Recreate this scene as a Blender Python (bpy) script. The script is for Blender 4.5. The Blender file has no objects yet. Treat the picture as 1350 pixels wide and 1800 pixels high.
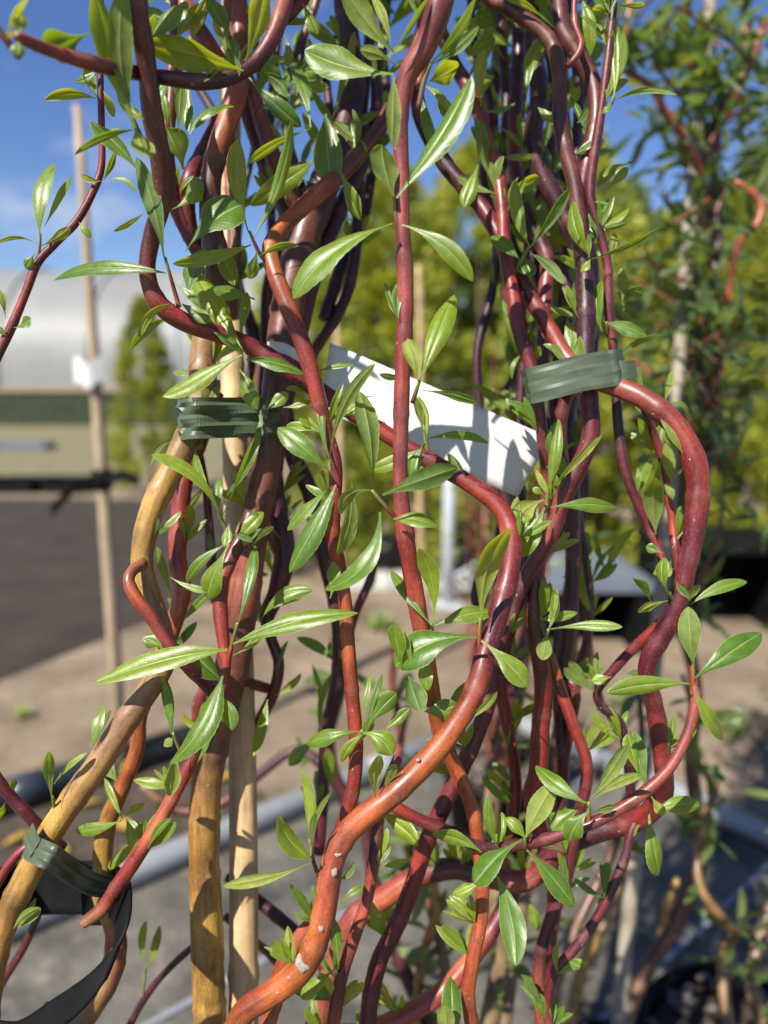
import bpy, bmesh, math, random
import numpy as np
from mathutils import Vector, Matrix, noise

rnd = random.Random(7)
SC = bpy.context.scene
COL = SC.collection
# ------------------------------------------------------------------ camera
CAMZ = 1.25
PITCH = math.radians(9.95)
FPX = 1300.0                      # focal length in photo pixels (1350 x 1800)
cam_d = bpy.data.cameras.new('camera')
cam_d.sensor_fit = 'VERTICAL'; cam_d.sensor_height = 36.0; cam_d.lens = 26.0
cam_d.clip_start = 0.02; cam_d.clip_end = 600
cam_d.dof.use_dof = True
cam_d.dof.focus_distance = 0.485
cam_d.dof.aperture_fstop = 3.1
cam = bpy.data.objects.new('camera', cam_d); COL.objects.link(cam)
cam.location = (0, 0, CAMZ); cam.rotation_euler = (math.radians(90) - PITCH, 0, 0)
SC.camera = cam
# ------------------------------------------------------------------ sun + sky
SUN_AZ = math.radians(-143)       # measured from +Y towards +X : left and behind the camera
SUN_EL = math.radians(48)
to_sun = Vector((math.sin(SUN_AZ)*math.cos(SUN_EL), math.cos(SUN_AZ)*math.cos(SUN_EL), math.sin(SUN_EL)))
sd = bpy.data.lights.new('sun', 'SUN'); sd.energy = 5.0; sd.angle = math.radians(0.53); sd.color = (1.0, 0.95, 0.87)
so = bpy.data.objects.new('sun', sd); COL.objects.link(so)
so.rotation_euler = (-to_sun).to_track_quat('-Z', 'Y').to_euler()
W = bpy.data.worlds.new('World'); SC.world = W; W.use_nodes = True
nt = W.node_tree; nt.nodes.clear()
n_out = nt.nodes.new('ShaderNodeOutputWorld'); n_bg = nt.nodes.new('ShaderNodeBackground')
n_sky = nt.nodes.new('ShaderNodeTexSky'); n_sky.sky_type = 'NISHITA'; n_sky.sun_disc = False
n_sky.sun_elevation = SUN_EL; n_sky.sun_rotation = SUN_AZ
n_sky.air_density = 1.0; n_sky.dust_density = 0.1; n_sky.ozone_density = 4.0
n_tc = nt.nodes.new('ShaderNodeTexCoord')
n_map = nt.nodes.new('ShaderNodeMapping'); n_map.inputs['Scale'].default_value = (2.2, 2.2, 5.0)
n_map.inputs['Location'].default_value = (0.35, 0.1, 0.4)
n_no = nt.nodes.new('ShaderNodeTexNoise'); n_no.inputs['Scale'].default_value = 1.6
n_no.inputs['Detail'].default_value = 7; n_no.inputs['Roughness'].default_value = 0.55
n_rp = nt.nodes.new('ShaderNodeValToRGB')
n_rp.color_ramp.elements[0].position = 0.57; n_rp.color_ramp.elements[1].position = 0.80
n_mx = nt.nodes.new('ShaderNodeMix'); n_mx.data_type = 'RGBA'
n_mx.inputs[7].default_value = (8.0, 8.6, 9.4, 1)
L = nt.links.new
L(n_tc.outputs['Generated'], n_map.inputs['Vector']); L(n_map.outputs['Vector'], n_no.inputs['Vector'])
L(n_no.outputs['Fac'], n_rp.inputs['Fac']); L(n_rp.outputs['Color'], n_mx.inputs[0])
n_hs = nt.nodes.new('ShaderNodeHueSaturation'); n_hs.inputs['Saturation'].default_value = 1.15; n_hs.inputs['Value'].default_value = 1.42; n_hs.inputs['Hue'].default_value = 0.515
L(n_sky.outputs['Color'], n_hs.inputs['Color']); L(n_hs.outputs['Color'], n_mx.inputs[6]); L(n_mx.outputs[2], n_bg.inputs['Color'])
n_bg.inputs['Strength'].default_value = 0.052
L(n_bg.outputs['Background'], n_out.inputs['Surface'])
# ------------------------------------------------------------------ exposure
SC.render.engine = 'CYCLES'
SC.view_settings.view_transform = 'Standard'; SC.view_settings.look = 'None'
SC.view_settings.gamma = 1.0; SC.view_settings.use_curve_mapping = False
SC.view_settings.exposure = 0.86
try:
    SC.cycles.max_bounces = 8; SC.cycles.transparent_max_bounces = 8
except Exception: pass

# ------------------------------------------------------------------ pixel helpers
CAM = Vector((0, 0, CAMZ))
FW = Vector((0, math.cos(PITCH), -math.sin(PITCH)))
UP = Vector((0, math.sin(PITCH), math.cos(PITCH)))
RT = Vector((1, 0, 0))
def P(px, py, d):
    return CAM + d*(FW + RT*((px-675)/FPX) - UP*((py-900)/FPX))
def G(px, py, z=0.0):
    v = FW + RT*((px-675)/FPX) - UP*((py-900)/FPX)
    return CAM + v*((z-CAMZ)/v.z)
def depth_of(p): return (p-CAM).dot(FW)

# ------------------------------------------------------------------ materials
def mat_new(name):
    m = bpy.data.materials.new(name); m.use_nodes = True
    nt = m.node_tree; nt.nodes.clear()
    o = nt.nodes.new('ShaderNodeOutputMaterial'); b = nt.nodes.new('ShaderNodeBsdfPrincipled')
    nt.links.new(b.outputs[0], o.inputs['Surface'])
    return m, nt, b, o
def add_noise(nt, vec, scale, detail=4, rough=.55):
    n = nt.nodes.new('ShaderNodeTexNoise'); n.inputs['Scale'].default_value = scale
    n.inputs['Detail'].default_value = detail; n.inputs['Roughness'].default_value = rough
    if vec is not None: nt.links.new(vec, n.inputs['Vector'])
    return n
def ramp(nt, fac, p0, c0, p1, c1):
    r = nt.nodes.new('ShaderNodeValToRGB')
    r.color_ramp.elements[0].position = p0; r.color_ramp.elements[0].color = c0
    r.color_ramp.elements[1].position = p1; r.color_ramp.elements[1].color = c1
    nt.links.new(fac, r.inputs['Fac']); return r
def mixc(nt, fac, a, b, mode='MIX'):
    m = nt.nodes.new('ShaderNodeMix'); m.data_type = 'RGBA'; m.blend_type = mode
    for sock, v in ((m.inputs[0], fac), (m.inputs[6], a), (m.inputs[7], b)):
        if isinstance(v, (int, float)): sock.default_value = v
        elif isinstance(v, tuple): sock.default_value = v
        else: nt.links.new(v, sock)
    return m.outputs[2]
def math_n(nt, op, a, b=None, clamp=False):
    m = nt.nodes.new('ShaderNodeMath'); m.operation = op; m.use_clamp = clamp
    for i, v in enumerate((a, b)):
        if v is None: continue
        if isinstance(v, (int, float)): m.inputs[i].default_value = v
        else: nt.links.new(v, m.inputs[i])
    return m.outputs[0]
def bump(nt, bsdf, h, strength, dist):
    b = nt.nodes.new('ShaderNodeBump'); b.inputs['Strength'].default_value = strength
    b.inputs['Distance'].default_value = dist
    nt.links.new(h, b.inputs['Height']); nt.links.new(b.outputs['Normal'], bsdf.inputs['Normal'])
def bc(r, g, b): return (r, g, b, 1)

def make_bark(name='willow_bark', rough=.46, coat=.16):
    m, nt, b, o = mat_new(name)
    at = nt.nodes.new('ShaderNodeAttribute'); at.attribute_name = 'col'
    tc = nt.nodes.new('ShaderNodeAttribute'); tc.attribute_name = 'tc'
    mp = nt.nodes.new('ShaderNodeMapping'); mp.inputs['Scale'].default_value = (1, 1, .16)
    nt.links.new(tc.outputs['Vector'], mp.inputs['Vector'])
    n1 = add_noise(nt, mp.outputs['Vector'], 260, 5, .6)          # fine lengthwise grain
    n2 = add_noise(nt, tc.outputs['Vector'], 38, 3, .5)           # blotches
    n3 = add_noise(nt, tc.outputs['Vector'], 620, 3, .6)          # speckle
    g = ramp(nt, n1.outputs['Fac'], .26, bc(.46, .42, .44), .76, bc(1.42, 1.36, 1.28))
    c = mixc(nt, 1.0, at.outputs['Color'], g.outputs['Color'], 'MULTIPLY')
    g2 = ramp(nt, n2.outputs['Fac'], .30, bc(.52, .45, .52), .72, bc(1.3, 1.25, 1.05))
    c = mixc(nt, .9, c, g2.outputs['Color'], 'MULTIPLY')
    g3 = ramp(nt, n3.outputs['Fac'], .56, bc(0, 0, 0), .70, bc(1, 1, 1))
    g4 = ramp(nt, n3.outputs['Fac'], .30, bc(.55, .5, .5), .46, bc(1, 1, 1))
    c = mixc(nt, .8, c, g4.outputs['Color'], 'MULTIPLY')
    c = mixc(nt, math_n(nt, 'MULTIPLY', g3.outputs['Color'], .15), c, bc(.48, .27, .17))
    # lenticels
    mp2 = nt.nodes.new('ShaderNodeMapping'); mp2.inputs['Scale'].default_value = (1, 1, .75)
    nt.links.new(tc.outputs['Vector'], mp2.inputs['Vector'])
    v = nt.nodes.new('ShaderNodeTexVoronoi'); v.inputs['Scale'].default_value = 120
    nt.links.new(mp2.outputs['Vector'], v.inputs['Vector'])
    l1 = ramp(nt, v.outputs['Distance'], .07, bc(1, 1, 1), .12, bc(0, 0, 0))
    nsel = add_noise(nt, tc.outputs['Vector'], 70, 1, .5)
    sel = ramp(nt, nsel.outputs['Fac'], .50, bc(0, 0, 0), .60, bc(1, 1, 1))
    len_f = math_n(nt, 'MULTIPLY', l1.outputs['Color'], sel.outputs['Color'])
    c = mixc(nt, math_n(nt, 'MULTIPLY', len_f, .45), c, bc(.48, .34, .24))
    nt.links.new(c, b.inputs['Base Color'])
    rr = ramp(nt, n2.outputs['Fac'], .3, (rough-.08, rough-.08, rough-.08, 1), .75, (rough+.14, rough+.14, rough+.14, 1))
    nt.links.new(rr.outputs['Color'], b.inputs['Roughness'])
    b.inputs['Specular IOR Level'].default_value = .5
    b.inputs['Coat Weight'].default_value = coat; b.inputs['Coat Roughness'].default_value = .22
    h = math_n(nt, 'ADD', math_n(nt, 'MULTIPLY', n1.outputs['Fac'], .5), math_n(nt, 'MULTIPLY', len_f, 1.0))
    h = math_n(nt, 'ADD', h, math_n(nt, 'MULTIPLY', n3.outputs['Fac'], .30))
    bump(nt, b, h, .6, .0006)
    return m

def make_leaf(name, up_c, lo_c, tr_c, gloss=.40):
    m, nt, b, o = mat_new(name)
    tc = nt.nodes.new('ShaderNodeAttribute'); tc.attribute_name = 'tc'
    sx = nt.nodes.new('ShaderNodeSeparateXYZ'); nt.links.new(tc.outputs['Vector'], sx.inputs[0])
    au = math_n(nt, 'ABSOLUTE', sx.outputs[0])
    oi = nt.nodes.new('ShaderNodeObjectInfo')
    pos = nt.nodes.new('ShaderNodeTexCoord')
    geo = nt.nodes.new('ShaderNodeNewGeometry')
    nz = add_noise(nt, pos.outputs['Object'], 210, 5, .66)
    nf = add_noise(nt, pos.outputs['Object'], 1400, 2, .5)
    var = ramp(nt, oi.outputs['Random'], 0, bc(.62, .76, .8), 1, bc(1.5, 1.26, .95))
    upn = mixc(nt, 1.0, up_c, var.outputs['Color'], 'MULTIPLY')
    lon = mixc(nt, 1.0, lo_c, var.outputs['Color'], 'MULTIPLY')
    c = mixc(nt, geo.outputs['Backfacing'], upn, lon)
    gr = ramp(nt, nz.outputs['Fac'], .3, bc(.66, .70, .66), .7, bc(1.26, 1.22, 1.1))
    c = mixc(nt, 1.0, c, gr.outputs['Color'], 'MULTIPLY')
    # midrib, pale margin, side veins
    mid = ramp(nt, au, .03, bc(1, 1, 1), .085, bc(0, 0, 0))
    mar = ramp(nt, au, .93, bc(0, 0, 0), .985, bc(1, 1, 1))
    c = mixc(nt, math_n(nt, 'MULTIPLY', mid.outputs['Color'], .55), c, bc(.40, .50, .16))
    c = mixc(nt, math_n(nt, 'MULTIPLY', mar.outputs['Color'], .55), c, bc(.42, .52, .18))
    vv = math_n(nt, 'SUBTRACT', math_n(nt, 'MULTIPLY', sx.outputs[1], 13.0), math_n(nt, 'MULTIPLY', au, 3.2))
    vs = math_n(nt, 'SINE', math_n(nt, 'MULTIPLY', vv, 6.283))
    vr = ramp(nt, vs, .80, bc(0, 0, 0), 1.0, bc(1, 1, 1))
    c = mixc(nt, math_n(nt, 'MULTIPLY', vr.outputs['Color'], .09), c, bc(.36, .46, .15))
    nt.links.new(c, b.inputs['Base Color'])
    rg = nt.nodes.new('ShaderNodeMix'); rg.data_type = 'FLOAT'
    nt.links.new(geo.outputs['Backfacing'], rg.inputs[0]); rg.inputs[2].default_value = gloss; rg.inputs[3].default_value = .62
    rgh = math_n(nt, 'ADD', rg.outputs[0], math_n(nt, 'MULTIPLY', math_n(nt, 'SUBTRACT', nz.outputs['Fac'], .5), .25))
    nt.links.new(rgh, b.inputs['Roughness'])
    b.inputs['Specular IOR Level'].default_value = .35
    cw = nt.nodes.new('ShaderNodeMix'); cw.data_type = 'FLOAT'; nt.links.new(geo.outputs['Backfacing'], cw.inputs[0]); cw.inputs[2].default_value = .75; cw.inputs[3].default_value = .0
    nt.links.new(cw.outputs[0], b.inputs['Coat Weight']); b.inputs['Coat Roughness'].default_value = .36
    h = math_n(nt, 'ADD', math_n(nt, 'MULTIPLY', vr.outputs['Color'], -.10), math_n(nt, 'MULTIPLY', nf.outputs['Fac'], .04))
    h = math_n(nt, 'ADD', h, math_n(nt, 'MULTIPLY', nz.outputs['Fac'], .55))
    h = math_n(nt, 'SUBTRACT', h, math_n(nt, 'MULTIPLY', mid.outputs['Color'], .8))
    bump(nt, b, h, .55, .0006)
    nt.links.new([l.from_socket for l in nt.links if l.to_socket == b.inputs['Normal']][0], b.inputs['Coat Normal'])
    t = nt.nodes.new('ShaderNodeBsdfTranslucent')
    ct = mixc(nt, 1.0, tr_c, var.outputs['Color'], 'MULTIPLY')
    nt.links.new(ct, t.inputs['Color'])
    mx = nt.nodes.new('ShaderNodeMixShader'); mx.inputs[0].default_value = .36
    nt.links.new(b.outputs[0], mx.inputs[1]); nt.links.new(t.outputs[0], mx.inputs[2])
    nt.links.new(mx.outputs[0], o.inputs['Surface'])
    return m

def make_plain(name, c0, c1, scale, rough=.8, bstr=0, bdist=.005, detail=5, spec=.3, coord='Object'):
    m, nt, b, o = mat_new(name)
    tc = nt.nodes.new('ShaderNodeTexCoord')
    n = add_noise(nt, tc.outputs[coord], scale, detail, .6)
    r = ramp(nt, n.outputs['Fac'], .3, bc(*c0), .7, bc(*c1))
    nt.links.new(r.outputs['Color'], b.inputs['Base Color'])
    b.inputs['Roughness'].default_value = rough; b.inputs['Specular IOR Level'].default_value = spec
    if bstr: bump(nt, b, n.outputs['Fac'], bstr, bdist)
    return m

M = {}
M['bark'] = make_bark()
M['leaf'] = make_leaf('willow_leaf', bc(.115, .205, .018), bc(.18, .25, .07), bc(.50, .62, .008))
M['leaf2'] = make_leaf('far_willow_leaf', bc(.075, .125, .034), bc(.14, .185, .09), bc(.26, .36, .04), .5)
M['tape'] = make_plain('green_tie_tape', (.045, .066, .036), (.075, .097, .055), 60, .48, .25, .0006, spec=.5)
M['tag'] = make_plain('white_tag_card', (.60, .59, .565), (.66, .65, .625), 40, .45)
M['black'] = make_plain('black_plastic', (.0035, .0036, .004), (.008, .0082, .009), 30, .6, .1, .001, spec=.12)
M['cane'] = None
def make_cane():
    m, nt, b, o = mat_new('bamboo_cane')
    tc = nt.nodes.new('ShaderNodeAttribute'); tc.attribute_name = 'tc'
    mp = nt.nodes.new('ShaderNodeMapping'); mp.inputs['Scale'].default_value = (1, 1, .04)
    nt.links.new(tc.outputs['Vector'], mp.inputs['Vector'])
    n = add_noise(nt, mp.outputs['Vector'], 420, 6, .65)
    n2 = add_noise(nt, tc.outputs['Vector'], 26, 4, .6)
    r = ramp(nt, n.outputs['Fac'], .25, bc(.40, .27, .13), .7, bc(.66, .49, .27))
    r2 = ramp(nt, n2.outputs['Fac'], .3, bc(.62, .58, .55), .65, bc(1.1, 1.06, 1))
    c = mixc(nt, 1.0, r.outputs['Color'], r2.outputs['Color'], 'MULTIPLY')
    nt.links.new(c, b.inputs['Base Color']); b.inputs['Roughness'].default_value = .55
    bump(nt, b, n.outputs['Fac'], .4, .0006)
    return m
M['cane'] = make_cane()
M['stake'] = make_plain('weathered_stake', (.27, .20, .13), (.42, .32, .21), 14, .8, .3, .004)
M['greycane'] = make_plain('grey_cane', (.20, .17, .12), (.33, .29, .22), 20, .7, .2, .002)

# ------------------------------------------------------------------ object helpers
def tag(o, label=None, cat=None, group=None, kind=None):
    if label: o['label'] = label
    if cat: o['category'] = cat
    if group: o['group'] = group
    if kind: o['kind'] = kind
    return o
def thing(name, loc, label, cat, group=None):
    o = bpy.data.objects.new(name, None); COL.objects.link(o); o.location = loc
    o.empty_display_size = .05
    return tag(o, label, cat, group)
def mesh_obj(name, verts, faces, mat, parent=None, org=None, smooth=True, col=None, tcv=None):
    me = bpy.data.meshes.new(name)
    org = org if org is not None else Vector((0, 0, 0))
    a = np.array([tuple(v) for v in verts], dtype=np.float32) - np.array(tuple(org), dtype=np.float32)
    me.from_pydata(a.tolist(), [], faces)
    if smooth: me.polygons.foreach_set('use_smooth', [True]*len(me.polygons))
    if col is not None:
        c = me.attributes.new('col', 'FLOAT_COLOR', 'POINT'); c.data.foreach_set('color', np.array(col, dtype=np.float32).ravel())
    if tcv is not None:
        t = me.attributes.new('tc', 'FLOAT_VECTOR', 'POINT'); t.data.foreach_set('vector', np.array(tcv, dtype=np.float32).ravel())
    me.materials.append(mat)
    o = bpy.data.objects.new(name, me); COL.objects.link(o)
    if parent is not None: o.parent = parent
    else: o.location = org
    return o
class MB:
    def __init__(s): s.v = []; s.f = []
    def add(s, vs, fs):
        k = len(s.v); s.v += [Vector(v) for v in vs]; s.f += [tuple(i+k for i in f) for f in fs]
    def box(s, c, h, rot=None):
        vs = []
        for sx in (-1, 1):
            for sy in (-1, 1):
                for sz in (-1, 1):
                    p = Vector((sx*h[0], sy*h[1], sz*h[2]))
                    if rot is not None: p = rot @ p
                    vs.append(Vector(c)+p)
        s.add(vs, [(0, 1, 3, 2), (4, 6, 7, 5), (0, 4, 5, 1), (2, 3, 7, 6), (0, 2, 6, 4), (1, 5, 7, 3)])
    def tube(s, pts, rad, n=10, cap=True):
        pts = [Vector(p) for p in pts]
        vs, fs, _ = ring_tube(pts, rad if hasattr(rad, '__len__') else [rad]*len(pts), n)
        s.add(vs, fs)
    def lathe(s, c, prof, n=32):
        k0 = []
        for r, z in prof:
            k0.append([Vector(c)+Vector((r*math.cos(2*math.pi*i/n), r*math.sin(2*math.pi*i/n), z)) for i in range(n)])
        vs = [v for row in k0 for v in row]; fs = []
        for j in range(len(prof)-1):
            for i in range(n):
                i2 = (i+1) % n
                fs.append((j*n+i, j*n+i2, (j+1)*n+i2, (j+1)*n+i))
        fs.append(tuple(range(n-1, -1, -1)))
        s.add(vs, fs)
    def build(s, name, mat, parent=None, org=None, smooth=False):
        return mesh_obj(name, s.v, s.f, mat, parent, org, smooth)

def ring_tube(pts, rads, n):
    """parallel-transport tube with closed ends; returns verts, faces, texture coords"""
    N = len(pts); vs = []; tcs = []
    t0 = (pts[1]-pts[0]).normalized()
    u = t0.orthogonal().normalized(); s = 0.0
    for i in range(N):
        t = (pts[min(i+1, N-1)]-pts[max(i-1, 0)])
        t = t.normalized() if t.length > 1e-9 else t0
        u = (u - t*u.dot(t)).normalized(); w = t.cross(u)
        if i: s += (pts[i]-pts[i-1]).length
        for k in range(n):
            a = 2*math.pi*k/n
            r = rads[i]
            vs.append(pts[i] + u*(r*math.cos(a)) + w*(r*math.sin(a)))
            tcs.append((r*math.cos(a), r*math.sin(a), s))
    fs = []
    for i in range(N-1):
        for k in range(n):
            k2 = (k+1) % n
            fs.append((i*n+k, i*n+k2, (i+1)*n+k2, (i+1)*n+k))
    # rounded caps
    for e, idx in ((0, 0), (N-1, N-1)):
        t = (pts[1]-pts[0]).normalized()*-1 if e == 0 else (pts[-1]-pts[-2]).normalized()
        vs.append(pts[idx]+t*rads[idx]*.35); tcs.append((0, 0, s if e else 0))
        c = len(vs)-1
        for k in range(n):
            k2 = (k+1) % n
            fs.append((idx*n+k2, idx*n+k, c) if e == 0 else (idx*n+k, idx*n+k2, c))
    return vs, fs, tcs

def catmull(cps, step):
    """cps: list of tuples (any dims) -> resampled list"""
    A = [np.array(c, dtype=float) for c in cps]
    A = [2*A[0]-A[1]] + A + [2*A[-1]-A[-2]]
    out = []
    for i in range(1, len(A)-2):
        p0, p1, p2, p3 = A[i-1], A[i], A[i+1], A[i+2]
        seg = np.linalg.norm(p2[:3]-p1[:3]); k = max(2, int(seg/step))
        for j in range(k):
            t = j/k
            out.append(.5*((2*p1)+(-p0+p2)*t+(2*p0-5*p1+4*p2-p3)*t*t+(-p0+3*p1-3*p2+p3)*t**3))
    out.append(A[-2])
    return out

CK = {'o': (.37, .108, .022), 'y': (.36, .235, .048), 't': (.27, .165, .068), 'r': (.25, .034, .020), 'w': (.130, .0155, .023),
      'p': (.060, .014, .022), 'b': (.125, .040, .024), 'k': (.28, .075, .048), 's': (.42, .115, .05), 'd': (.095, .024, .016),
      'g': (.20, .15, .09), 'v': (.22, .33, .07)}
def colour_at(keys, t):
    n = len(keys)-1
    if n == 0: return CK[keys[0]]
    x = max(0, min(.9999, t))*n; i = int(x); f = x-i
    a, b = CK[keys[i]], CK[keys[i+1]]
    return tuple(a[j]*(1-f)+b[j]*f for j in range(3))

BR = {}            # branch key -> dict(points px/depth, object, root)
def branch(key, root, colours, pts, name='branch', base=None, top=None, sides=14, seed=None, parent=None, step=.0035, flush=.62):
    """pts: (px, py, width px, depth m). base: world point it runs down to (pot), top: metres to run on past the frame"""
    c = []
    for (x, y, w, d) in pts:
        p = P(x, y, d); c.append((p.x, p.y, p.z, .5*w/FPX*d))
    r_ = random.Random(sum(ord(ch)*(i+3) for i, ch in enumerate(key)))
    front = []
    if top:
        d0 = Vector(c[0][:3])-Vector(c[1][:3]); d0.normalize()
        q = Vector(c[0][:3]); dirv = (d0*.6+Vector((0, 0, .7))).normalized()
        e = []
        for k in range(3):
            q = q + dirv*(top/3) + Vector((r_.uniform(-1, 1), r_.uniform(-1, 1), 0))*top*.07
            e.append((q.x, q.y, q.z, c[0][3]*(.9-.12*k)))
        front = e[::-1]
    back = []
    if base is not None:
        q = Vector(c[-1][:3]); d1 = Vector(c[-1][:3])-Vector(c[-2][:3]); d1.normalize()
        m1 = q + d1*.06
        m2 = m1.lerp(base, .55) + Vector((r_.uniform(-.02, .02), r_.uniform(-.02, .02), 0))
        back = [(m1.x, m1.y, m1.z, c[-1][3]*1.03), (m2.x, m2.y, m2.z, c[-1][3]*1.1), (base.x, base.y, base.z, c[-1][3]*1.2)]
    cc = front + c + back
    S = catmull(cc, step)
    pts3 = [Vector(s[:3]) for s in S]; rad = []
    for i, s in enumerate(S):
        q = pts3[i]
        nv = noise.noise(q*55+Vector((r_.random()*0, 3.1, 7.7)))
        nv2 = noise.noise(q*170)
        rad.append(float(max(.0004, s[3]*(1+.075*nv+.035*nv2))))
    nodes = []; q_ = r_.uniform(.02, .06); run = 0.0; lens = [0.0]
    for i in range(1, len(pts3)): lens.append(lens[-1]+(pts3[i]-pts3[i-1]).length)
    while q_ < lens[-1]:
        nodes.append(q_); q_ += r_.uniform(.035, .085)
    nodef = []
    for i in range(len(pts3)):
        e = max([math.exp(-((lens[i]-q)/.0028)**2) for q in nodes if abs(lens[i]-q) < .012] or [0.0]); nodef.append(e)
        rad[i] *= 1+.09*e
    vs, fs, tcs = ring_tube(pts3, rad, sides)
    n = len(pts3); off = r_.uniform(0, 5)
    fdir = Vector((r_.uniform(-1, 1), r_.uniform(-1, .4), r_.uniform(-.6, .6))).normalized()
    col = []
    arc = [0.0]
    for i in range(1, n): arc.append(arc[-1]+(pts3[i]-pts3[i-1]).length)
    j0 = min(range(n), key=lambda i: (pts3[i]-Vector(c[0][:3])).length); j1 = min(range(n), key=lambda i: (pts3[i]-Vector(c[-1][:3])).length)
    for i in range(n):
        tt = (arc[i]-arc[j0])/max(1e-6, arc[j1]-arc[j0])
        b0 = colour_at(colours, tt)
        nn = noise.noise(pts3[i]*30+Vector((off, 0, 0)))
        f = 1+.22*nn
        b0 = tuple(a*(1-.2*nodef[i])+b*.2*nodef[i] for a, b in zip(b0, (.34, .22, .14)))
        axis_c = pts3[i]
        for k in range(sides):
            nv_ = (vs[i*sides+k]-axis_c).normalized()
            fl = max(0.0, min(1.0, .5+.9*nv_.dot(fdir)+.5*noise.noise(pts3[i]*22+fdir)))
            fl *= fl*flush
            col.append((b0[0]*f*(1-.30*fl), b0[1]*(1+.32*nn)*(1-.68*fl), b0[2]*f*(1-.15*fl), 1))
    endc = CK['t']
    col += [(*[.5*a+.5*b for a, b in zip(endc, colour_at(colours, 0))], 1), (*[.5*a+.5*b for a, b in zip(endc, colour_at(colours, 1))], 1)]
    tcs = [(a, b, z+off) for a, b, z in tcs]
    o = mesh_obj(name, vs, fs, M['bark'], parent if parent is not None else root, root.location, True, col, tcs)
    px = []
    for s in S[::2]:
        p = Vector(s[:3]); d = depth_of(p)
        v = (p-CAM)/max(d, 1e-4)
        px.append((675+v.dot(RT)*FPX, 900-v.dot(UP)*FPX, float(d), float(s[3])))
    BR[key] = dict(px=px, obj=o, root=root)
    return o
def br_depth(key, x, y):
    b = min(BR[key]['px'], key=lambda q: (q[0]-x)**2+(q[1]-y)**2)
    return b[2], b[3]

# ------------------------------------------------------------------ leaves
def leaf_geo(path, wid, nrm, fold, serr, rs, nl=22, cup=0.0, twist=0.0):
    """path(t)->Vector, wid(t) half width, nrm = upper-side normal; returns verts, faces, tc"""
    us = (-1, -.93, -.72, -.5, -.28, -.1, 0, .1, .28, .5, .72, .93, 1) if nl > 10 else (-1, -.5, 0, .5, 1)
    vs, tcs = [], []
    for i in range(nl+1):
        t = i/nl
        p = path(t); tg = (path(min(1, t+.02))-path(max(0, t-.02))).normalized()
        nn = (nrm - tg*nrm.dot(tg))
        nn = nn.normalized() if nn.length > 1e-5 else tg.orthogonal()
        if twist: nn = Matrix.Rotation(twist*(t-.3), 3, tg) @ nn
        side = tg.cross(nn).normalized()
        w = wid(t)
        wav = .05*math.sin(t*17+rs)
        for u in us:
            ww = w*u
            if abs(u) == 1 and .06 < t < .96: ww *= 1+serr*(1 if i % 2 else -1)
            lift = fold*abs(ww) - cup*(ww*ww)/max(w, 1e-6)
            lift += wav*w*(abs(u)**2)*(1 if u > 0 else -1)
            vs.append(p+side*ww+nn*lift); tcs.append((u, t, rs))
    k = len(us); fs = []
    for i in range(nl):
        for j in range(k-1):
            fs.append((i*k+j, i*k+j+1, (i+1)*k+j+1, (i+1)*k+j))
    return vs, fs, tcs
def wprof(t, pet=.05, widest=.55, tip=1.0):
    if t < pet: return .10
    s = (t-pet)/(1-pet)
    a = math.log(.5)/math.log(widest)
    return max(.012, .10*(1-s)**4 + max(0, math.sin(math.pi*min(1, s**a)))**(.95 if s < widest else .62))
SUNP = Vector((-.5, .86))
_h = (to_sun-FW).normalized(); HV = (_h.dot(RT), _h.dot(UP), -_h.dot(FW))
LEAFCOUNT = {}
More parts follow.
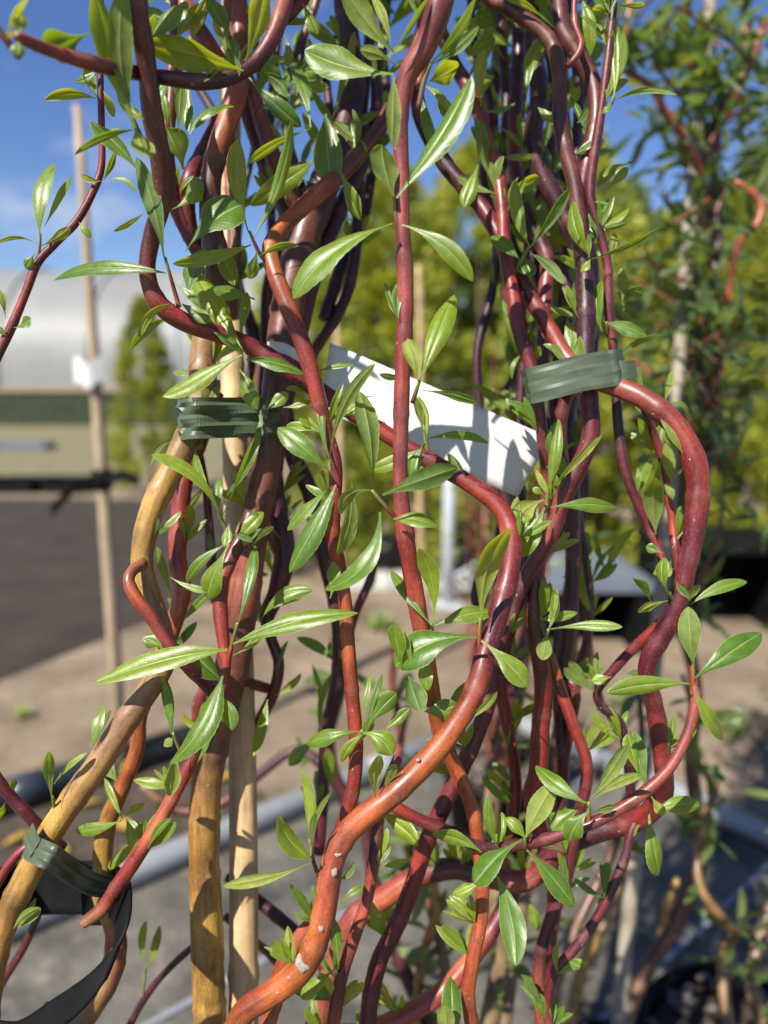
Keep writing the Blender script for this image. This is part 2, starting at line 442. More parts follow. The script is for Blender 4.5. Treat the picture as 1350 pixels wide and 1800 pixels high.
def leaf(key, bx, by, tx, ty, w, bow=0, side='U', doff=0.0, roll=None, dz=None, fold=None, curl=None, d=None, mat='leaf', back=False):
    b = BR[key]; root = b['root']
    dd, rr = br_depth(key, bx, by)
    if d is None: d = dd + (rr*.7+.003)*(1 if back else -1) + doff
    rs = random.Random(int(bx*131+by*17+tx*7+ty))
    Lpx = math.hypot(tx-bx, ty-by)
    dzn = dz is None
    if dz is None: dz = rs.uniform(-.22, .10)*Lpx/FPX*d
    if roll is None: roll = rs.uniform(2, 46)
    if fold is None: fold = rs.uniform(.22, .60)
    if curl is None: curl = rs.uniform(-.04, .17)
    ux, uy = (tx-bx)/Lpx, (ty-by)/Lpx
    nx, ny = -uy, ux
    p0 = P(bx, by, d); p2 = P(tx, ty, d+dz)
    mxp, myp = (bx+tx)/2+nx*bow*2, (by+ty)/2+ny*bow*2
    p1 = P(mxp, myp, d+dz*.5-curl*Lpx/FPX*d)
    glint = side == 'U' and (rs.random() < .62)
    if glint and dzn:
        a_, b_ = ux, -uy
        cc = -(a_*HV[0]+b_*HV[1])/HV[2]
        cc = max(-.6, min(.6, cc*.7))
        dz = -cc*Lpx/FPX*d
        p2 = P(tx, ty, d+dz); p1 = P(mxp, myp, d+dz*.5-curl*Lpx/FPX*d)
    T = (p2-p0).normalized()
    C = (CAM-(p0+p2)*.5).normalized()
    C = (C - T*C.dot(T)).normalized()
    Pv = T.cross(C).normalized()
    s2 = Vector((Pv.dot(RT), Pv.dot(UP)))
    if s2.dot(SUNP) < 0: Pv = -Pv
    ph = math.radians(roll)
    N = (C*math.cos(ph) if side == 'U' else -C*math.cos(ph)) + Pv*math.sin(ph)
    cph = math.cos(ph)
    if glint:
        Hw = RT*HV[0]+UP*HV[1]-FW*HV[2]+Vector((rs.uniform(-1, 1), rs.uniform(-1, 1), rs.uniform(-1, 1)))*.30
        N = (Hw-T*Hw.dot(T)).normalized(); cph = max(.5, N.dot(C))
    tcv = rs.choice((-1, 1, 1))*rs.choice((1, 1, 1.6))*rs.uniform(.05, .24)*(p2-p0).length
    def path(t): return p0*((1-t)**2)+p1*(2*t*(1-t))+p2*(t*t)-N*(tcv*t**3)
    hw = .5*w/FPX*d/max(.5, cph)*.90
    wd = rs.uniform(.52, .70)
    vs, fs, tcs = leaf_geo(path, lambda t: hw*wprof(t, widest=wd), N, fold, .016, rs.uniform(0, 50), nl=26, cup=fold*rs.uniform(.8, 1.7), twist=rs.uniform(-.95, .95))
    o = mesh_obj('leaf', vs, fs, M[mat], b['obj'], root.location, True, None, tcs)
    LEAFCOUNT[root.name] = LEAFCOUNT.get(root.name, 0)+1
    return o
def twig(key, pts, w0=9, w1=5, colours='sv', doff=None):
    """short leafy side shoot, a piece of its branch; pts (px,py)"""
    b = BR[key]; dd, rr = br_depth(key, *pts[0])
    n = len(pts); full = []
    d_end = dd-(rr*.7+.004)+(doff or 0)
    for i, (x, y) in enumerate(pts):
        f = i/(n-1); full.append((x, y, w0+(w1-w0)*f, dd*(1-f)+d_end*f))
    c = [(*P(x, y, d), .5*w/FPX*d) for x, y, w, d in full]
    S = catmull(c, .002)
    p3 = [Vector(s[:3]) for s in S]
    vs, fs, tcs = ring_tube(p3, [s[3] for s in S], 8)
    col = []
    for i in range(len(p3)): col += [(*colour_at(colours, i/(len(p3)-1)), 1)]*8
    col += [(*CK['v'], 1)]*2
    return mesh_obj('twig', vs, fs, M['bark'], b['obj'], b['root'].location, True, col, tcs)
def fillers(key, n, seed, lmin=70, lmax=150, t0=0.0, t1=1.0, wr=.24, box=None, mat='leaf', spread=1.0, behind=.6):
    """leaves growing from a branch further back in the thicket"""
    r = random.Random(seed); pxs = BR[key]['px']
    lo, hi = int(t0*(len(pxs)-1)), int(t1*(len(pxs)-1))
    made = 0; tries = 0
    while made < n and tries < n*20:
        tries += 1
        q = pxs[r.randint(lo, hi)]
        x, y = q[0]+r.uniform(-4, 4), q[1]
        if box and not (box[0] < x < box[2] and box[1] < y < box[3]): continue
        ln = r.uniform(lmin, lmax); a = r.choice([r.uniform(-150, -30), r.uniform(-150, -30), r.uniform(0, 360)])
        tx, ty = x+ln*math.cos(math.radians(a)), y+ln*math.sin(math.radians(a))
        leaf(key, x, y, tx, ty, ln*r.uniform(wr*.75, wr*1.15), r.uniform(-.1, .1)*ln, r.choice('UUL'), dz=r.uniform(-.25, .35)*ln/FPX*q[2],
             roll=r.uniform(5, 55), back=r.random() < behind, mat=mat)
        made += 1

def shoots(key, n, seed, t0=.05, t1=.95, lmin=34, lmax=78):
    """little upright side shoots of narrow young leaves, one mesh each"""
    r = random.Random(seed); b = BR[key]; pxs = b['px']
    vis = [q for q in pxs[int(t0*(len(pxs)-1)):int(t1*(len(pxs)-1))] if -40 < q[0] < 1390 and -60 < q[1] < 1830]
    for k in range(n):
        q = r.choice(vis); x, y, d, rad = q
        sx = r.choice((-1, 1)); rp = rad/d*FPX
        bx, by = x+sx*rp*.8, y; V, F, TC = [], [], []
        for j in range(r.choice((3, 3, 4, 5))):
            a = math.radians(-90+sx*r.uniform(-12, 62)+r.gauss(0, 12)); ln = r.uniform(lmin, lmax)
            dd = d+r.uniform(-.006, .006); dz = r.uniform(-.4, .4)*ln/FPX*d
            p0 = P(bx, by, dd); p2 = P(bx+ln*math.cos(a), by+ln*math.sin(a), dd+dz)
            bend = (RT*r.uniform(-.18, .18)+UP*r.uniform(-.1, .2)+FW*r.uniform(-.2, .1))*(p2-p0).length; p1 = (p0+p2)*.5+bend
            N = (-FW*r.choice((1, 1, -1))+UP*r.uniform(0, .8)+RT*r.uniform(-.8, .4)).normalized()
            hw = (p2-p0).length*r.uniform(.085, .14)
            vs, fs, tcs = leaf_geo(lambda t: p0*((1-t)**2)+p1*(2*t*(1-t))+p2*(t*t), lambda t: hw*wprof(t, widest=.55), N, r.uniform(.3, .7), .012, r.uniform(0, 50), 12, .3, r.uniform(-.8, .8))
            i = len(V); V += vs; TC += tcs; F += [tuple(c+i for c in f) for f in fs]
        mesh_obj('shoot', V, F, M['leaf'], b['obj'], b['root'].location, True, None, TC)
# ================================================================== SETTING
M['sand'] = None
def make_ground():
    m, nt, b, o = mat_new('sandy_ground')
    tc = nt.nodes.new('ShaderNodeTexCoord')
    n1 = add_noise(nt, tc.outputs['Object'], 2.2, 7, .68); n2 = add_noise(nt, tc.outputs['Object'], 45, 5, .7)
    n3 = add_noise(nt, tc.outputs['Object'], 7, 4, .6)
    a = ramp(nt, n1.outputs['Fac'], .3, bc(.105, .078, .052), .66, bc(.30, .235, .165))
    g = ramp(nt, n2.outputs['Fac'], .3, bc(.62, .6, .58), .72, bc(1.25, 1.24, 1.22))
    c = mixc(nt, 1.0, a.outputs['Color'], g.outputs['Color'], 'MULTIPLY')
    g3 = ramp(nt, n3.outputs['Fac'], .52, bc(0, 0, 0), .72, bc(1, 1, 1))
    c = mixc(nt, math_n(nt, 'MULTIPLY', g3.outputs['Color'], .5), c, bc(.19, .165, .12))
    nt.links.new(c, b.inputs['Base Color']); b.inputs['Roughness'].default_value = .95
    b.inputs['Specular IOR Level'].default_value = .15
    bump(nt, b, n2.outputs['Fac'], .6, .01)
    return m
M['sand'] = make_ground()
M['mat_grey'] = make_plain('woven_ground_cover', (.045, .043, .036), (.125, .115, .094), 5, .8, .3, .004, detail=8)
def make_mat():
    m, nt, b, o = mat_new('woven_ground_cover')
    tc = nt.nodes.new('ShaderNodeTexCoord')
    n1 = add_noise(nt, tc.outputs['Object'], 4.5, 7, .65); n2 = add_noise(nt, tc.outputs['Object'], 17, 5, .6); n3 = add_noise(nt, tc.outputs['Object'], 160, 3, .6)
    a = ramp(nt, n1.outputs['Fac'], .36, bc(.040, .038, .032), .62, bc(.135, .124, .10))
    g = ramp(nt, n2.outputs['Fac'], .54, bc(0, 0, 0), .68, bc(1, 1, 1))
    c = mixc(nt, math_n(nt, 'MULTIPLY', g.outputs['Color'], .55), a.outputs['Color'], bc(.24, .20, .15))
    g3 = ramp(nt, n3.outputs['Fac'], .3, bc(.6, .6, .6), .7, bc(1.3, 1.3, 1.3))
    c = mixc(nt, 1.0, c, g3.outputs['Color'], 'MULTIPLY')
    nt.links.new(c, b.inputs['Base Color']); b.inputs['Roughness'].default_value = .85
    bump(nt, b, n3.outputs['Fac'], .4, .003)
    return m
M['mat_grey'] = make_mat()
M['ground_dark'] = make_plain('dark_brown_ground', (.024, .018, .0135), (.050, .037, .028), 3, .9, .2, .01, detail=8)
M['soil'] = make_plain('dark_soil', (.03, .024, .018), (.085, .065, .045), 14, .95, .6, .02, detail=8)
M['verge'] = make_plain('dry_verge', (.12, .108, .05), (.21, .18, .10), 4, .95, .4, .02, detail=8)
M['stripe'] = make_plain('marker_stripe', (.19, .205, .23), (.26, .275, .295), 30, .7)
M['pvc'] = make_plain('white_pipe', (.24, .255, .265), (.34, .355, .36), 6, .42, spec=.5)
M['blackpipe'] = make_plain('black_pipe', (.02, .026, .035), (.04, .05, .062), 6, .35, spec=.5)
M['film'] = make_plain('tunnel_film', (.18, .184, .176), (.235, .24, .23), .6, .5)
M['net'] = make_plain('green_netting', (.02, .03, .018), (.045, .055, .03), 3, .9)
M['steel'] = make_plain('galvanised_steel', (.36, .39, .42), (.5, .53, .55), 8, .45, spec=.6)
M['bluegrey'] = make_plain('blue_grey_plastic', (.10, .115, .145), (.15, .17, .20), 5, .5)
M['concrete'] = make_plain('pale_concrete', (.40, .39, .37), (.54, .53, .50), 9, .9, .3, .01)
M['barkchip'] = make_plain('bark_chip', (.05, .04, .034), (.20, .165, .145), 25, .9, .3, .004)
M['yellowleaf'] = make_plain('fallen_yellow_leaf', (.26, .15, .025), (.42, .27, .05), 40, .7)

def struct(name, quad, z, mat, thick=None):
    vs = [Vector((p[0], p[1], z)) for p in quad]
    o = mesh_obj(name, vs, [tuple(range(len(vs)))], mat, None, None, False)
    return tag(o, kind='structure')
struct('ground', [(-300, -60), (300, -60), (300, 400), (-300, 400)], 0.0, M['sand'])
# bed of grey woven ground cover: its two pipe edges meet at a far corner
dirA = (G(620, 1390)-G(230, 1560)).normalized()
ang = math.atan2(dirA.y, dirA.x)
dirB = Vector((dirA.y, -dirA.x, 0)); 
e1 = G(430, 1474); e2 = G(1240, 1449)
# corner: intersection of line e1 + s dirA and e2 - t dirB
den = dirA.x*(-dirB.y) - dirA.y*(-dirB.x)
dx, dy = e2.x-e1.x, e2.y-e1.y
s_ = (dx*(-dirB.y) - dy*(-dirB.x))/den
CORNER = e1 + dirA*s_
def bed_pt(a, b): return CORNER - dirA*a + dirB*b        # a back along the left edge, b along the right edge
def quad_ab(a0, a1, b0, b1): return [bed_pt(a0, b0), bed_pt(a0, b1), bed_pt(a1, b1), bed_pt(a1, b0)]
struct('ground_cover', quad_ab(0, 9, 0, 9), .008, M['mat_grey'])
for b_ in (.42, .98, 1.55, 2.2):
    struct('marker_stripe', quad_ab(0.05, 8, b_, b_+.014), .0125, M['stripe'])
struct('soil_strip', quad_ab(.9, 9, -.52, -.02), .004, M['soil'])
struct('dark_ground_area', [G(-900, 1560), G(250, 1096), G(420, 1040), G(430, 880), G(-900, 870)], .004, M['ground_dark'])  # flat area of darker brown ground laid over the sand
struct('verge', [G(-900, 838), G(420, 838), G(420, 745), G(-900, 745)], .004, M['verge'])
def pipe(name, p0, p1, r, mat, label, cat, group=None, joints=True):
    root = thing(name, p0, label, cat, group)
    m = MB(); m.tube([p0, p0.lerp(p1, .5), p1], r, 20); m.build('pipe_body', mat, root, p0, True)
    n = int((p1-p0).length/1.4)
    for k in range(1, n+1):
        c = p0.lerp(p1, k/(n+.5)); d = (p1-p0).normalized()*.05
        m = MB(); m.tube([c-d, c+d], r*1.14, 20); m.build('coupling', mat, root, p0, True)
    return root
pz = Vector((0, 0, .042))
pipe('edging_pipe', bed_pt(4.2, 0)+pz, bed_pt(-.05, 0)+pz, 0.036, M['pvc'], 'white plastic pipe edging the grey ground cover beside the dark soil strip', 'pipe', 'edging pipes')
pipe('edging_pipe', bed_pt(-.02, .06)+pz, bed_pt(-.02, 5.0)+pz, .032, M['pvc'], 'white plastic pipe edging the grey ground cover against the bare sandy path', 'pipe', 'edging pipes')
pipe('water_pipe', bed_pt(4.5, -.56)+Vector((0, 0, .05)), bed_pt(.72, -.56)+Vector((0, 0, .05)), .045, M['blackpipe'], 'dark blue-black water pipe lying along the soil strip with yellow leaves', 'pipe')
# fallen yellow leaves on the soil strip
for i in range(14):
    a = rnd.uniform(.9, 2.6); b_ = rnd.uniform(-.50, -.06)
    if i < 18: a = rnd.uniform(.95, 1.6)
    c = bed_pt(a, b_)+Vector((0, 0, .012))
    yaw = rnd.uniform(0, 6.28); d = Vector((math.cos(yaw), math.sin(yaw), rnd.uniform(-.05, .15)))
    ln = rnd.uniform(.06, .10); up = Vector((rnd.uniform(-.3, .3), rnd.uniform(-.3, .3), 1)).normalized()
    vs, fs, tcs = leaf_geo(lambda t: c+d*(ln*t)+up*(.008*math.sin(t*3)), lambda t: ln*.20*wprof(t), up, .1, 0, i, 8)
    tag(mesh_obj('fallen_leaf', vs, fs, M['yellowleaf'], None, c), 'fallen yellow willow leaf lying on the dark soil strip by the black pipe', 'leaf', 'fallen leaves on the soil strip')

# ---- polytunnel far behind on the left
tb = G(120, 748); TY = tb.y
troot = thing('polytunnel', (-10, TY, 0), 'long pale polytunnel with white film roof and dark green side netting', 'greenhouse')
def tunnel():
    X0, X1 = -40.0, (470-675)/FPX*TY; Wd, H, SW = 8.5, 4.95, 1.05
    prof = []
    for k in range(25):
        a = math.pi*k/24
        prof.append((-math.cos(a)*Wd/2, SW+math.sin(a)**.85*(H-SW)))
    def sheet(name, z0):
        m = MB(); vs = []; fs = []
        xs = [X0+(X1-X0)*i/24 for i in range(25)]
        for i, x in enumerate(xs):
            sag = .05*abs(math.sin(i*math.pi/2.0))
            for (y, z) in prof: vs.append((x, TY+Wd/2+y, z-sag))
        n = len(prof)
        for i in range(24):
            for k in range(n-1): fs.append((i*n+k, i*n+k+1, (i+1)*n+k+1, (i+1)*n+k))
        m.add(vs, fs); return m.build(name, M['film'], troot, troot.location, True)
    sheet('film_roof', SW)
    m = MB(); m.box(((X0+X1)/2, TY, SW/2), ((X1-X0)/2, .03, SW/2)); m.build('side_netting', M['net'], troot, troot.location)
    m = MB(); m.add([(X1, TY+Wd/2+y, z) for y, z in prof]+[(X1, TY+Wd, 0), (X1, TY, 0)], [tuple(range(len(prof)+2))]); m.build('end_wall', M['film'], troot, troot.location)
    for x in [X1-.02]+[X1-2.6*k for k in range(1, 12)]:
        m = MB(); m.tube([(x, TY+Wd/2+y*1.006, z*1.004) for y, z in prof], .05, 8); m.build('hoop', M['pvc'], troot, troot.location, True)
    m = MB(); m.box(((X0+X1)/2, TY-.06, SW), ((X1-X0)/2, .03, .06)); m.build('side_rail', M['stake'], troot, troot.location)
tunnel()

# ---- far low stuff on the left: row of black trays, a grey-blue slab
def tray(px, py, w, mat, label, group=None, hgt=.16):
    c = G(px, py); s = depth_of(c)/FPX
    root = thing('plant_tray', c, label, 'tray', group)
    hw = w*s/2
    m = MB(); m.box((c.x, c.y, .01), (hw, .28, .008)); m.build('base', mat, root, c)
    for sx, sy, ax, ay in ((-1, 0, .012, .28), (1, 0, .012, .28), (0, -1, hw, .012), (0, 1, hw, .012)):
        m = MB(); m.box((c.x+sx*hw*.99, c.y+sy*.27, hgt/2+.012), (ax, ay, hgt/2)); m.build('rim', mat, root, c)
for i, px in enumerate((-60, 45, 120)):
    tray(px, 862, 92, M['black'], 'low black plant tray on the far edge of the dark ground area', 'black trays at the far bed edge', .13)
tray(28, 790, 120, M['bluegrey'], 'flat grey-blue tray lying on the dry verge before the polytunnel', None, .12)

# ---- conifer shrubs
def make_conifer_mat(name, c0, c1, tr):
    m, nt, b, o = mat_new(name)
    tc = nt.nodes.new('ShaderNodeTexCoord')
    n = add_noise(nt, tc.outputs['Object'], 3.2, 4, .6)
    r = ramp(nt, n.outputs['Fac'], .35, bc(*c0), .65, bc(*c1))
    nt.links.new(r.outputs['Color'], b.inputs['Base Color']); b.inputs['Roughness'].default_value = .6
    t = nt.nodes.new('ShaderNodeBsdfTranslucent'); t.inputs['Color'].default_value = bc(*tr)
    mx = nt.nodes.new('ShaderNodeMixShader'); mx.inputs[0].default_value = .25
    nt.links.new(b.outputs[0], mx.inputs[1]); nt.links.new(t.outputs[0], mx.inputs[2]); nt.links.new(mx.outputs[0], o.inputs['Surface'])
    return m
M['conifer'] = make_conifer_mat('conifer_foliage', (.13, .18, .022), (.42, .42, .045), (.50, .54, .03))
M['broad'] = make_conifer_mat('tree_foliage', (.065, .105, .03), (.15, .18, .045), (.22, .30, .04))
M['wood'] = make_plain('brown_wood', (.10, .07, .045), (.18, .13, .09), 20, .9, .4, .004)
def crown_mesh(name, H, R, n, seed, mat, z0=.12, leafs=.05, loose=0.0):
    r = random.Random(seed); V = []; F = []
    cl = []
    for k in range(int(60+H*30)):
        t = r.random()**.85
        prof = min(1.0, 1.22*(1-t)**.62)*(.86+.14*min(1, t/.25))
        a = r.uniform(0, 6.283); q = R*prof*r.uniform(.55, 1.05+loose)
        cl.append((q*math.cos(a), q*math.sin(a), z0+(H-z0)*t, R*r.uniform(.11, .26)))
    for k in range(n):
        cx, cy, cz, cr = cl[r.randrange(len(cl))]
        d = Vector((r.gauss(0, 1), r.gauss(0, 1), r.gauss(0, 1))); d.normalize()
        p = Vector((cx, cy, cz))+d*cr*r.random()**.4
        out = Vector((p.x, p.y, 0)); out = out.normalized() if out.length > 1e-3 else Vector((1, 0, 0))
        ax = (out*r.uniform(.2, .9)+Vector((r.uniform(-.5, .5), r.uniform(-.5, .5), r.uniform(-.1, 1.1)))).normalized()
        sd = ax.cross(Vector((r.uniform(-1, 1), r.uniform(-1, 1), r.uniform(-1, 1)))).normalized()
        ln = leafs*r.uniform(.7, 1.7); w = leafs*r.uniform(.18, .4)
        i = len(V)
        V += [p-sd*w*.3, p+ax*ln*.5-sd*w, p+ax*ln, p+ax*ln*.5+sd*w]
        F.append((i, i+1, i+2, i+3))
    me = bpy.data.meshes.new(name); me.from_pydata([tuple(v) for v in V], [], F); me.materials.append(mat)
    return me
CR = [crown_mesh('crown', 3.0, .66, 24000, 11+i, M['conifer']) for i in range(2)]
CT = [crown_mesh('crown', 5.2, 1.5, 16000, 31+i, M['broad'], z0=1.2, leafs=.10, loose=.25) for i in range(2)]
def conifer(px, py, H, me, label, group, mat_trunk='wood', wide=1.0, pot=True, yaw=0, z0=0.0):
    c = G(px, py)
    root = thing('conifer_shrub' if me in CR else 'leafy_tree', c, label, 'shrub' if me in CR else 'tree', group)
    h0 = 3.0 if me in CR else 5.2
    m = MB(); m.tube([c+Vector((0, 0, .02)), c+Vector((.02, .01, H*.5)), c+Vector((0, 0, H*.93))], [.035*H/3, .022*H/3, .006], 10); m.build('trunk', M[mat_trunk], root, c, True)
    o = bpy.data.objects.new('crown', me); COL.objects.link(o); o.parent = root
    o.scale = (wide*H/h0, wide*H/h0, H/h0); o.rotation_euler = (0, 0, yaw); o['kind'] = 'stuff'
    return root
G1 = 'conifers standing in a row across the sandy path'
for i, (px, py, H, wd) in enumerate(((560, 1000, 2.35, 1.0), (690, 1010, 2.45, 1.05), (830, 1003, 2.6, 1.1), (985, 1010, 2.65, 1.1), (1120, 1000, 2.2, 1.0), (1240, 1012, 2.3, 1.0), (1370, 1005, 2.55, 1.1), (1500, 1005, 2.5, 1.1))):
    conifer(px, py, H, CR[i % 2], 'dense yellow-green conifer shrub in the row across the sandy path', G1, wide=wd, yaw=i*1.3)
conifer(268, 868, 2.1, CR[0], 'lone yellow-green conifer standing in front of the pale polytunnel', None, wide=.85, yaw=.6)
for i, (px, py, H, wd) in enumerate(((1075, 838, 3.6, .8), (1330, 830, 4.6, .8), (1480, 836, 4.4, .8), (860, 826, 3.3, .8), (650, 820, 3.0, .8))):
    conifer(px, py, H, CT[i % 2], 'tall loose green tree rising behind the row of conifers', 'trees behind the conifer row', wide=wd, yaw=i*.9+.4)

# ---- things standing on the path
def far_box(name, px0, px1, py, hgt, dep, mat, label, cat, slats=0):
    a, b_ = G(px0, py), G(px1, py); c = (a+b_)*.5
    root = thing(name, c, label, cat)
    m = MB(); m.box(c+Vector((0, dep/2, hgt-.02)), (abs(b_.x-a.x)/2, dep/2, .02)); m.build('top', mat, root, c)
    for sx in (-1, 1):
        m = MB(); m.box(c+Vector((sx*(abs(b_.x-a.x)/2-.05), dep/2, (hgt-.042)/2)), (.04, dep/2-.02, (hgt-.042)/2)); m.build('side_panel', M['black'], root, c)
    m = MB(); m.box(c+Vector((0, dep-.03, (hgt-.05)/2)), (abs(b_.x-a.x)/2-.1, .015, (hgt-.05)/2)); m.build('back_panel', M['black'], root, c)
    return root
far_box('potting_bench', 930, 1150, 1152, .34, .7, M['bluegrey'], 'low bench with blue-grey top across the path before the conifers', 'bench')
far_box('crate', 1165, 1400, 1120, .46, .5, M['black'], 'black plastic crate standing before the conifers', 'crate')
c = G(787, 1064)
root = thing('steel_post', c, 'upright grey galvanised steel post standing on the sandy path', 'post')
m = MB(); m.tube([c+Vector((0, 0, .01)), c+Vector((0, 0, .5)), c+Vector((0, 0, .98))], .033, 14); m.build('shaft', M['steel'], root, c, True)
m = MB(); m.box(c+Vector((0, 0, .006)), (.08, .08, .006)); m.build('base_plate', M['steel'], root, c)
m = MB(); m.lathe(c+Vector((0, 0, .98)), [(.037, 0), (.037, .02), (.02, .03)], 14); m.build('cap', M['black'], root, c)
m = MB(); m.tube([c+Vector((.03, 0, .16)), c+Vector((.2, .05, .25)), c+Vector((.42, .1, .36))], .012, 8); m.build('brace', M['steel'], root, c, True)
for i, px in enumerate((640, 735, 830, 925)):
    a = G(px, 1034); c = a
    m = MB(); m.box(c+Vector((0, 0, .045)), (.17, .09, .045)); o = m.build('kerb_block', M['concrete'], None, c)
    bm = bmesh.new(); bm.from_mesh(o.data); bmesh.ops.bevel(bm, geom=bm.edges[:], offset=.012, segments=2, affect='EDGES'); bm.to_mesh(o.data); bm.free()
    tag(o, 'pale concrete kerb block at the foot of the conifer row', 'kerb block', 'kerb blocks along the conifers')
# left stake with label and strap
foot = G(214, 1372)
st = thing('timber_stake', foot, 'tall weathered timber stake standing before the pale polytunnel', 'stake')
def st_pt(py):
    px = 135+(py-180)*.0685
    v = FW + RT*((px-675)/FPX) - UP*((py-900)/FPX)
    return CAM+v*((foot.y)/v.y)
pts = [st_pt(y) for y in (185, 400, 620, 860, 1100, 1372)]
m = MB(); m.tube(pts, [.010, .0135, .016, .0185, .020, .021], 14); m.build('shaft', M['stake'], st, foot, True)
c = st_pt(655); tg_ = thing('stake_label', c+Vector((0, -.03, 0)), 'small white label tied round the timber stake', 'label')
m = MB()
vs = []; 
for i in range(9):
    for j in range(4):
        u = (i/8-.5)*.085; vs.append(c+Vector((u-.012, -.026-.012*math.cos(u*60), (j/3-.5)*.07+.012*math.sin(i*1.1))))
m.add(vs, [(i*4+j, (i+1)*4+j, (i+1)*4+j+1, i*4+j+1) for i in range(8) for j in range(3)]); m.build('card', M['tag'], tg_, tg_.location, True)
m = MB(); m.lathe(c+Vector((0, 0, -.012)), [(.0235, 0), (.0245, .004), (.0245, .02), (.0235, .024)], 16); m.build('loop', M['tag'], tg_, tg_.location, True)
c = st_pt(842); bs = thing('rubber_strap', c, 'black rubber strap knotted round the timber stake, its tail hanging out', 'strap')
m = MB(); m.lathe(c+Vector((0, 0, -.03)), [(.0255, 0), (.029, .004), (.029, .056), (.0255, .06)], 18); m.build('band', M['black'], bs, c, True)
for sx in (-1, 1):
    m = MB(); a = c+Vector((sx*.02, -.02, 0)); b_ = c+Vector((sx*.13, -.06, .0 if sx > 0 else -.085)); 
    pts = [a, a.lerp(b_, .5)+Vector((0, 0, .018)), b_]
    vs = []
    for q in pts: vs += [q+Vector((0, 0, .016)), q+Vector((0, -.004, .016)), q+Vector((0, -.004, -.016)), q+Vector((0, 0, -.016))]
    fs = [(i*4+k, i*4+(k+1) % 4, (i+1)*4+(k+1) % 4, (i+1)*4+k) for i in range(2) for k in range(4)]+[(0, 1, 2, 3), (11, 10, 9, 8)]
    m.add(vs, fs); m.build('tail', M['black'], bs, c)

# ---- pots
def pot(name, c, r, h, label, group=None, chips=0, seed=1):
    root = thing(name, c, label, 'pot', group)
    m = MB(); m.lathe(c, [(r*.78, .008), (r*.80, .0), (r*.97, h*.86), (r*1.03, h*.87), (r*1.05, h), (r*.98, h), (r*.95, h*.88), (r*.93, h*.86)], 40)
    m.build('pot_wall', M['black'], root, c, True)
    m = MB(); vs = [c+Vector((0, 0, h*.90))]; fs = []
    for k in range(1, 7):
        for i in range(24):
            a = 6.283*i/24; rr = r*.945*k/6
            vs.append(c+Vector((rr*math.cos(a), rr*math.sin(a), h*.885+.012*noise.noise(Vector((rr*60*math.cos(a), rr*60*math.sin(a), seed))))))
    for i in range(24): fs.append((0, 1+i, 1+(i+1) % 24))
    for k in range(5):
        for i in range(24): fs.append((1+k*24+i, 1+(k+1)*24+i, 1+(k+1)*24+(i+1) % 24, 1+k*24+(i+1) % 24))
    m.add(vs, fs); m.build('compost', M['soil'], root, c, True)
    r_ = random.Random(seed)
    if chips:
        mb = MB()
        for k in range(chips):
            a = r_.uniform(0, 6.283); q = r*.9*math.sqrt(r_.random())
            rot = Matrix.Rotation(r_.uniform(0, 6), 3, 'Z') @ Matrix.Rotation(r_.uniform(-.7, .7), 3, 'X') @ Matrix.Rotation(r_.uniform(-.7, .7), 3, 'Y')
            mb.box(c+Vector((q*math.cos(a), q*math.sin(a), h*.885+.008+r_.uniform(0, .02))), (r_.uniform(.006, .016), r_.uniform(.004, .010), r_.uniform(.002, .006)), rot)
        o = mb.build('bark_chips', M['barkchip'], root, c); o['kind'] = 'stuff'
    return root
# ================================================================== MAIN WILLOWS
potA = Vector((P(368, 1810, .56).x, P(368, 1810, .56).y+.01, .008))
potB = Vector((P(955, 1810, .56).x+.02, P(955, 1810, .56).y+.06, .008))
pot('plant_pot', potA, .125, .27, 'black plastic pot under the yellow-based willow trunk', 'black pots of the two near willows', 0, 3)
pot('plant_pot', potB, .125, .27, 'black plastic pot under the wine-red willow stems', 'black pots of the two near willows', 0, 4)
WA = thing('willow', potA+Vector((0, 0, .24)), 'twisted orange and red stemmed willow tied to a bamboo cane, yellow trunk base', 'willow', 'near twisted willows')
WB = thing('willow', potB+Vector((0, 0, .24)), 'twisted wine-red stemmed willow bundled by a flat green tape, red elbow branch', 'willow', 'near twisted willows')
A0 = potA+Vector((0, 0, .235)); B0 = potB+Vector((0, 0, .235))
def jb(b, dx, dy): return b+Vector((dx, dy, 0))
